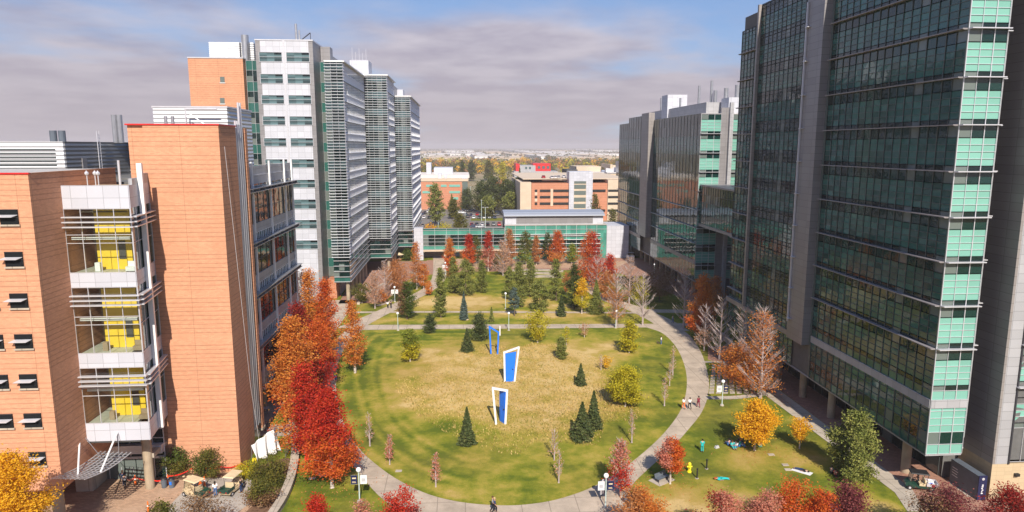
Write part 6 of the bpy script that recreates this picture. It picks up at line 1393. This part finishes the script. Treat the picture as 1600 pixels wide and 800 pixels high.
mb.hexa([(-1.15,-.45,0),(1.05,-.5,0),(1.15,.4,0),(-1.05,.5,0),(-1.15,-.45,.03),(1.05,-.5,.03),(1.15,.4,.03),(-1.05,.5,.03)]); mb.build('cloth', M['white'], e)
person(1253,736,'person in dark clothes lying on their back on the white blanket','black','navy','lie',R(50),z=.05,s=1.02)
person(1299,740,'person in a grey top sitting in the pine shade','grey','black','sit',R(120)); person(1305,745,'person in red sitting beside the pine trunk','red','black','sit',R(150)); person(0,0,'person driving the black roofed cart','black','black','sit',R(250),xy=(gp(1434,763)[0],gp(1434,763)[1]+.1),z=.72)
e = empty('small_dog', (*gp(1028,538.5),.1), .3, 'small brown dog beside the person at the back right of the round lawn', 'dog')
skin_mesh('body', [(0,-.3,.38),(0,-.1,.36),(0,.18,.38),(0,.3,.42),(0,.42,.56),(0,.55,.55),(.08,.22,.36),(.08,.22,.2),(.08,.2,.02),(-.08,.22,.36),(-.08,.22,.2),(-.08,.2,.02),(.08,-.28,.34),(.09,-.2,.22),(.09,-.34,.14),(.09,-.3,.02),(-.08,-.28,.34),(-.09,-.2,.22),(-.09,-.34,.14),(-.09,-.3,.02),(0,-.42,.46),(0,-.52,.56)],
  [(0,1),(1,2),(2,3),(3,4),(4,5),(2,6),(6,7),(7,8),(2,9),(9,10),(10,11),(0,12),(12,13),(13,14),(14,15),(0,16),(16,17),(17,18),(18,19),(0,20),(20,21)], [.1,.09,.12,.07,.075,.035,.05,.03,.028,.05,.03,.028,.06,.035,.022,.026,.06,.035,.022,.026,.025,.012], 1, L['brown'] if False else M['bark'], e)
MB().ball((.04,.40,.64),.03,6,4,sc=(.6,.6,1.3)).ball((-.04,.40,.64),.03,6,4,sc=(.6,.6,1.3)).build('ears', M['bark'], e)
x, y = gp(1120,700); e = empty('picnic_bag', (x,y,.03), .4, 'small pale bag on the grass left of the sitting group', 'bag'); MB().hexa([(-.3,-.18,0),(.3,-.18,0),(.3,.18,0),(-.3,.18,0),(-.22,-.1,.3),(.22,-.1,.3),(.22,.1,.3),(-.22,.1,.3)]).build('body', M['silver'], e); MB().path([(-.12,0,.3),(0,0,.42),(.12,0,.3)],[.015]*3,5).build('handle', M['black'], e)
# grass tufts on the meadow: uncountable ground cover
P = []
rn = np.random.default_rng(11)
while len(P) < 16000:
    x, y = rn.uniform(-22,38), rn.uniform(66,142); r = lawn_r(x,y)
    if r <   .64+.05*math.sin(x*.5+y*.3): P.append((x,y,lawn_z(x,y)+.05))
P = np.array(P)
tuf = leafmat('dry_grass_blades', [(.40,.29,.08),(.50,.35,.12),(.56,.41,.16)], .2)
def tufts(name, P, mat, h, w):
    n = len(P); a = RNG.uniform(0, math.pi, n); dx, dy = np.cos(a)*w, np.sin(a)*w; hh = h*RNG.uniform(.5,1.3,n); lx, ly = RNG.normal(0,.08,n), RNG.normal(0,.08,n)
    v = np.stack([np.stack([P[:,0]-dx,P[:,1]-dy,P[:,2]-.06],1),np.stack([P[:,0]+dx,P[:,1]+dy,P[:,2]-.06],1),np.stack([P[:,0]+dx*.5+lx,P[:,1]+dy*.5+ly,P[:,2]+hh],1),np.stack([P[:,0]-dx*.6+lx,P[:,1]-dy*.6+ly,P[:,2]+hh*.8],1)],1).reshape(-1,3)
    me = bpy.data.meshes.new(name); me.from_pydata(v.tolist(), [], np.arange(4*n).reshape(-1,4).tolist()); me.materials.append(mat)
    o = bpy.data.objects.new(name, me); C.objects.link(o); return o
k = rn.random(len(P)); south = P[:,1] < 92
grn = leafmat('olive_grass_blades', [(.17,.17,.03),(.25,.22,.045),(.36,.29,.08)], .2)
sel = np.where(south, k < .7, k < .28)
tag(tufts('meadow_grass', P[~sel], tuf, .13, .07), 'dry tan meadow grass on the round lawn', 'grass', None, 'stuff'); tag(tufts('meadow_grass', P[sel], grn, .12, .07), 'olive meadow grass on the round lawn', 'grass', None, 'stuff')
# fallen leaves
Q = []
for (u, v, r_, c_) in ((519,762,4,260),(479,717,4,200),(556,583,4,160),(1188,622,6,350),(1160,605,5,250),(977,638,3,160),(1179,704,3.5,260),(1047,756,2.5,120),(1094,530,4,200),(651,452,4,150),(930,456,8,300)):
    x, y = gp(u, v); t = rn.normal(size=(c_,2))*r_*.6; Q.append(np.stack([x+t[:,0],y+t[:,1],np.array([ (lawn_z(a,b) if lawn_r(a,b)<1 else .07)+.02 for a,b in zip(x+t[:,0],y+t[:,1])])],1))
tag(leaves_mesh('fallen_leaves', np.concatenate(Q), .16, L['rust'], None, .1), 'scattered fallen rust leaves on lawns and paths under the trees', 'leaves', None, 'stuff')
# ============================================================= light, sky, air, camera
SUN_EL, SX, SY = R(39), .07, -1.0
az = math.atan2(SX, SY)   # compass-like angle from +Y towards +X
sd = Vector((SX, SY, 0)).normalized()*math.cos(SUN_EL); sd.z = math.sin(SUN_EL)
sl_ = bpy.data.lights.new('sun', 'SUN'); sl_.energy = 5.0; sl_.angle = R(.53); sl_.color = (1,.91,.78)
so = bpy.data.objects.new('sun', sl_); C.objects.link(so); so.rotation_euler = sd.to_track_quat('Z','Y').to_euler(); so.location = (0,0,200)
w = bpy.data.worlds.new('World'); bpy.context.scene.world = w; w.use_nodes = True; nt = w.node_tree
bg = nt.nodes['Background']; bg.inputs[1].default_value = .082
sky = nt.nodes.new('ShaderNodeTexSky'); sky.sky_type = 'NISHITA'; sky.sun_disc = False; sky.sun_elevation = SUN_EL; sky.sun_rotation = az; sky.altitude = 1600; sky.air_density = 1.2; sky.dust_density = 2.2; sky.ozone_density = 2
tc = nt.nodes.new('ShaderNodeTexCoord'); sp = nt.nodes.new('ShaderNodeSeparateXYZ'); nt.links.new(tc.outputs['Generated'], sp.inputs[0])
zc = mathn(nt, 'MAXIMUM', sp.outputs[2], .0)
inv = mathn(nt, 'DIVIDE', 1, mathn(nt, 'ADD', zc, .10))
cb = nt.nodes.new('ShaderNodeCombineXYZ'); nt.links.new(mathn(nt, 'MULTIPLY', sp.outputs[0], inv), cb.inputs[0]); nt.links.new(mathn(nt, 'MULTIPLY', sp.outputs[1], mathn(nt,'MULTIPLY',inv,.9)), cb.inputs[1]); nt.links.new(mathn(nt,'MULTIPLY',sp.outputs[2],2.2), cb.inputs[2])
n1 = nt.nodes.new('ShaderNodeTexNoise'); n1.inputs['Scale'].default_value = .42; n1.inputs['Detail'].default_value = 9; n1.inputs['Roughness'].default_value = .52; n1.inputs['Distortion'].default_value = .25
mp = nt.nodes.new('ShaderNodeMapping'); mp.inputs['Location'].default_value = (SKYX, SKYY, .3) if 'SKYX' in globals() else (3.1,1.7,.3); nt.links.new(cb.outputs[0], mp.inputs[0]); nt.links.new(mp.outputs[0], n1.inputs['Vector'])
# cover grows towards the horizon
cov = mathn(nt, 'ADD', n1.outputs[0], mathn(nt, 'MULTIPLY', mathn(nt, 'SUBTRACT', .17, zc), 1.0))
lf = nt.nodes.new('ShaderNodeMapRange'); lf.interpolation_type = 'SMOOTHSTEP'; lf.inputs[1].default_value = -.22; lf.inputs[2].default_value = -.42; lf.inputs[4].default_value = .13; nt.links.new(sp.outputs[0], lf.inputs[0])
bx_ = mathn(nt, 'POWER', mathn(nt, 'ABSOLUTE', mathn(nt, 'DIVIDE', mathn(nt, 'SUBTRACT', sp.outputs[0], .17), .2)), 2); bz_ = mathn(nt, 'POWER', mathn(nt, 'ABSOLUTE', mathn(nt, 'DIVIDE', mathn(nt, 'SUBTRACT', sp.outputs[2], .16), .045)), 2)
cov = mathn(nt, 'ADD', mathn(nt, 'ADD', cov, lf.outputs[0]), mathn(nt, 'MULTIPLY', mathn(nt, 'POWER', 2.718, mathn(nt, 'MULTIPLY', mathn(nt, 'ADD', bx_, bz_), -1)), .16))
cf = nt.nodes.new('ShaderNodeMapRange'); cf.interpolation_type = 'SMOOTHSTEP'; cf.inputs[1].default_value = .475; cf.inputs[2].default_value = .66; nt.links.new(cov, cf.inputs[0])
n2 = nt.nodes.new('ShaderNodeTexNoise'); n2.inputs['Scale'].default_value = 1.9; n2.inputs['Detail'].default_value = 8; nt.links.new(mp.outputs[0], n2.inputs['Vector'])
ccol = mixc(nt, ramp(nt, n2.outputs[0], .38, .62), (3.7,3.55,4.6), (5.6,5.35,6.2))
hz = nt.nodes.new('ShaderNodeMapRange'); hz.interpolation_type = 'SMOOTHSTEP'; hz.inputs[1].default_value = .22; hz.inputs[2].default_value = .0; nt.links.new(sp.outputs[2], hz.inputs[0])
ccol = mixc(nt, mathn(nt,'MULTIPLY',hz.outputs[0],.85), ccol, (4.6,4.1,4.4))
fin = mixc(nt, cf.outputs[0], mixc(nt, .55, sky.outputs[0], (1.9,3.2,6.6)), ccol)
nt.links.new(fin, bg.inputs[0])
# thin autumn haze
hb = MB().box(-8000,-500,-1,8000,9500,72).build('haze', (lambda: None)() or M['white']); hb.data.materials.clear()
hm = bpy.data.materials.new('haze_air'); hm.use_nodes = True; ht = hm.node_tree; ht.nodes.remove(ht.nodes['Principled BSDF']); pv = ht.nodes.new('ShaderNodeVolumePrincipled'); pv.inputs['Density'].default_value = .00017; pv.inputs['Color'].default_value = (.92,.86,.88,1); pv.inputs['Anisotropy'].default_value = 0
ht.links.new(pv.outputs[0], ht.nodes['Material Output'].inputs['Volume']); hb.data.materials.append(hm); tag(hb, kind='stuff')
cam = bpy.data.cameras.new('camera'); cam.sensor_width = 36; cam.lens = 36*FOC/1600; cam.clip_start = .5; cam.clip_end = 30000
co = bpy.data.objects.new('camera', cam); C.objects.link(co); co.location = (0,0,H)
co.rotation_euler = Matrix(((RT[0],UP[0],-FW[0]),(RT[1],UP[1],-FW[1]),(RT[2],UP[2],-FW[2]))).to_euler()
sc = bpy.context.scene; sc.camera = co
sc.view_settings.view_transform = 'Standard'; sc.view_settings.look = 'None'; sc.view_settings.exposure = .45; sc.view_settings.gamma = 1
sc.cycles.max_bounces = 6; sc.cycles.transparent_max_bounces = 12; sc.cycles.volume_bounces = 0; sc.cycles.volume_step_rate = 4
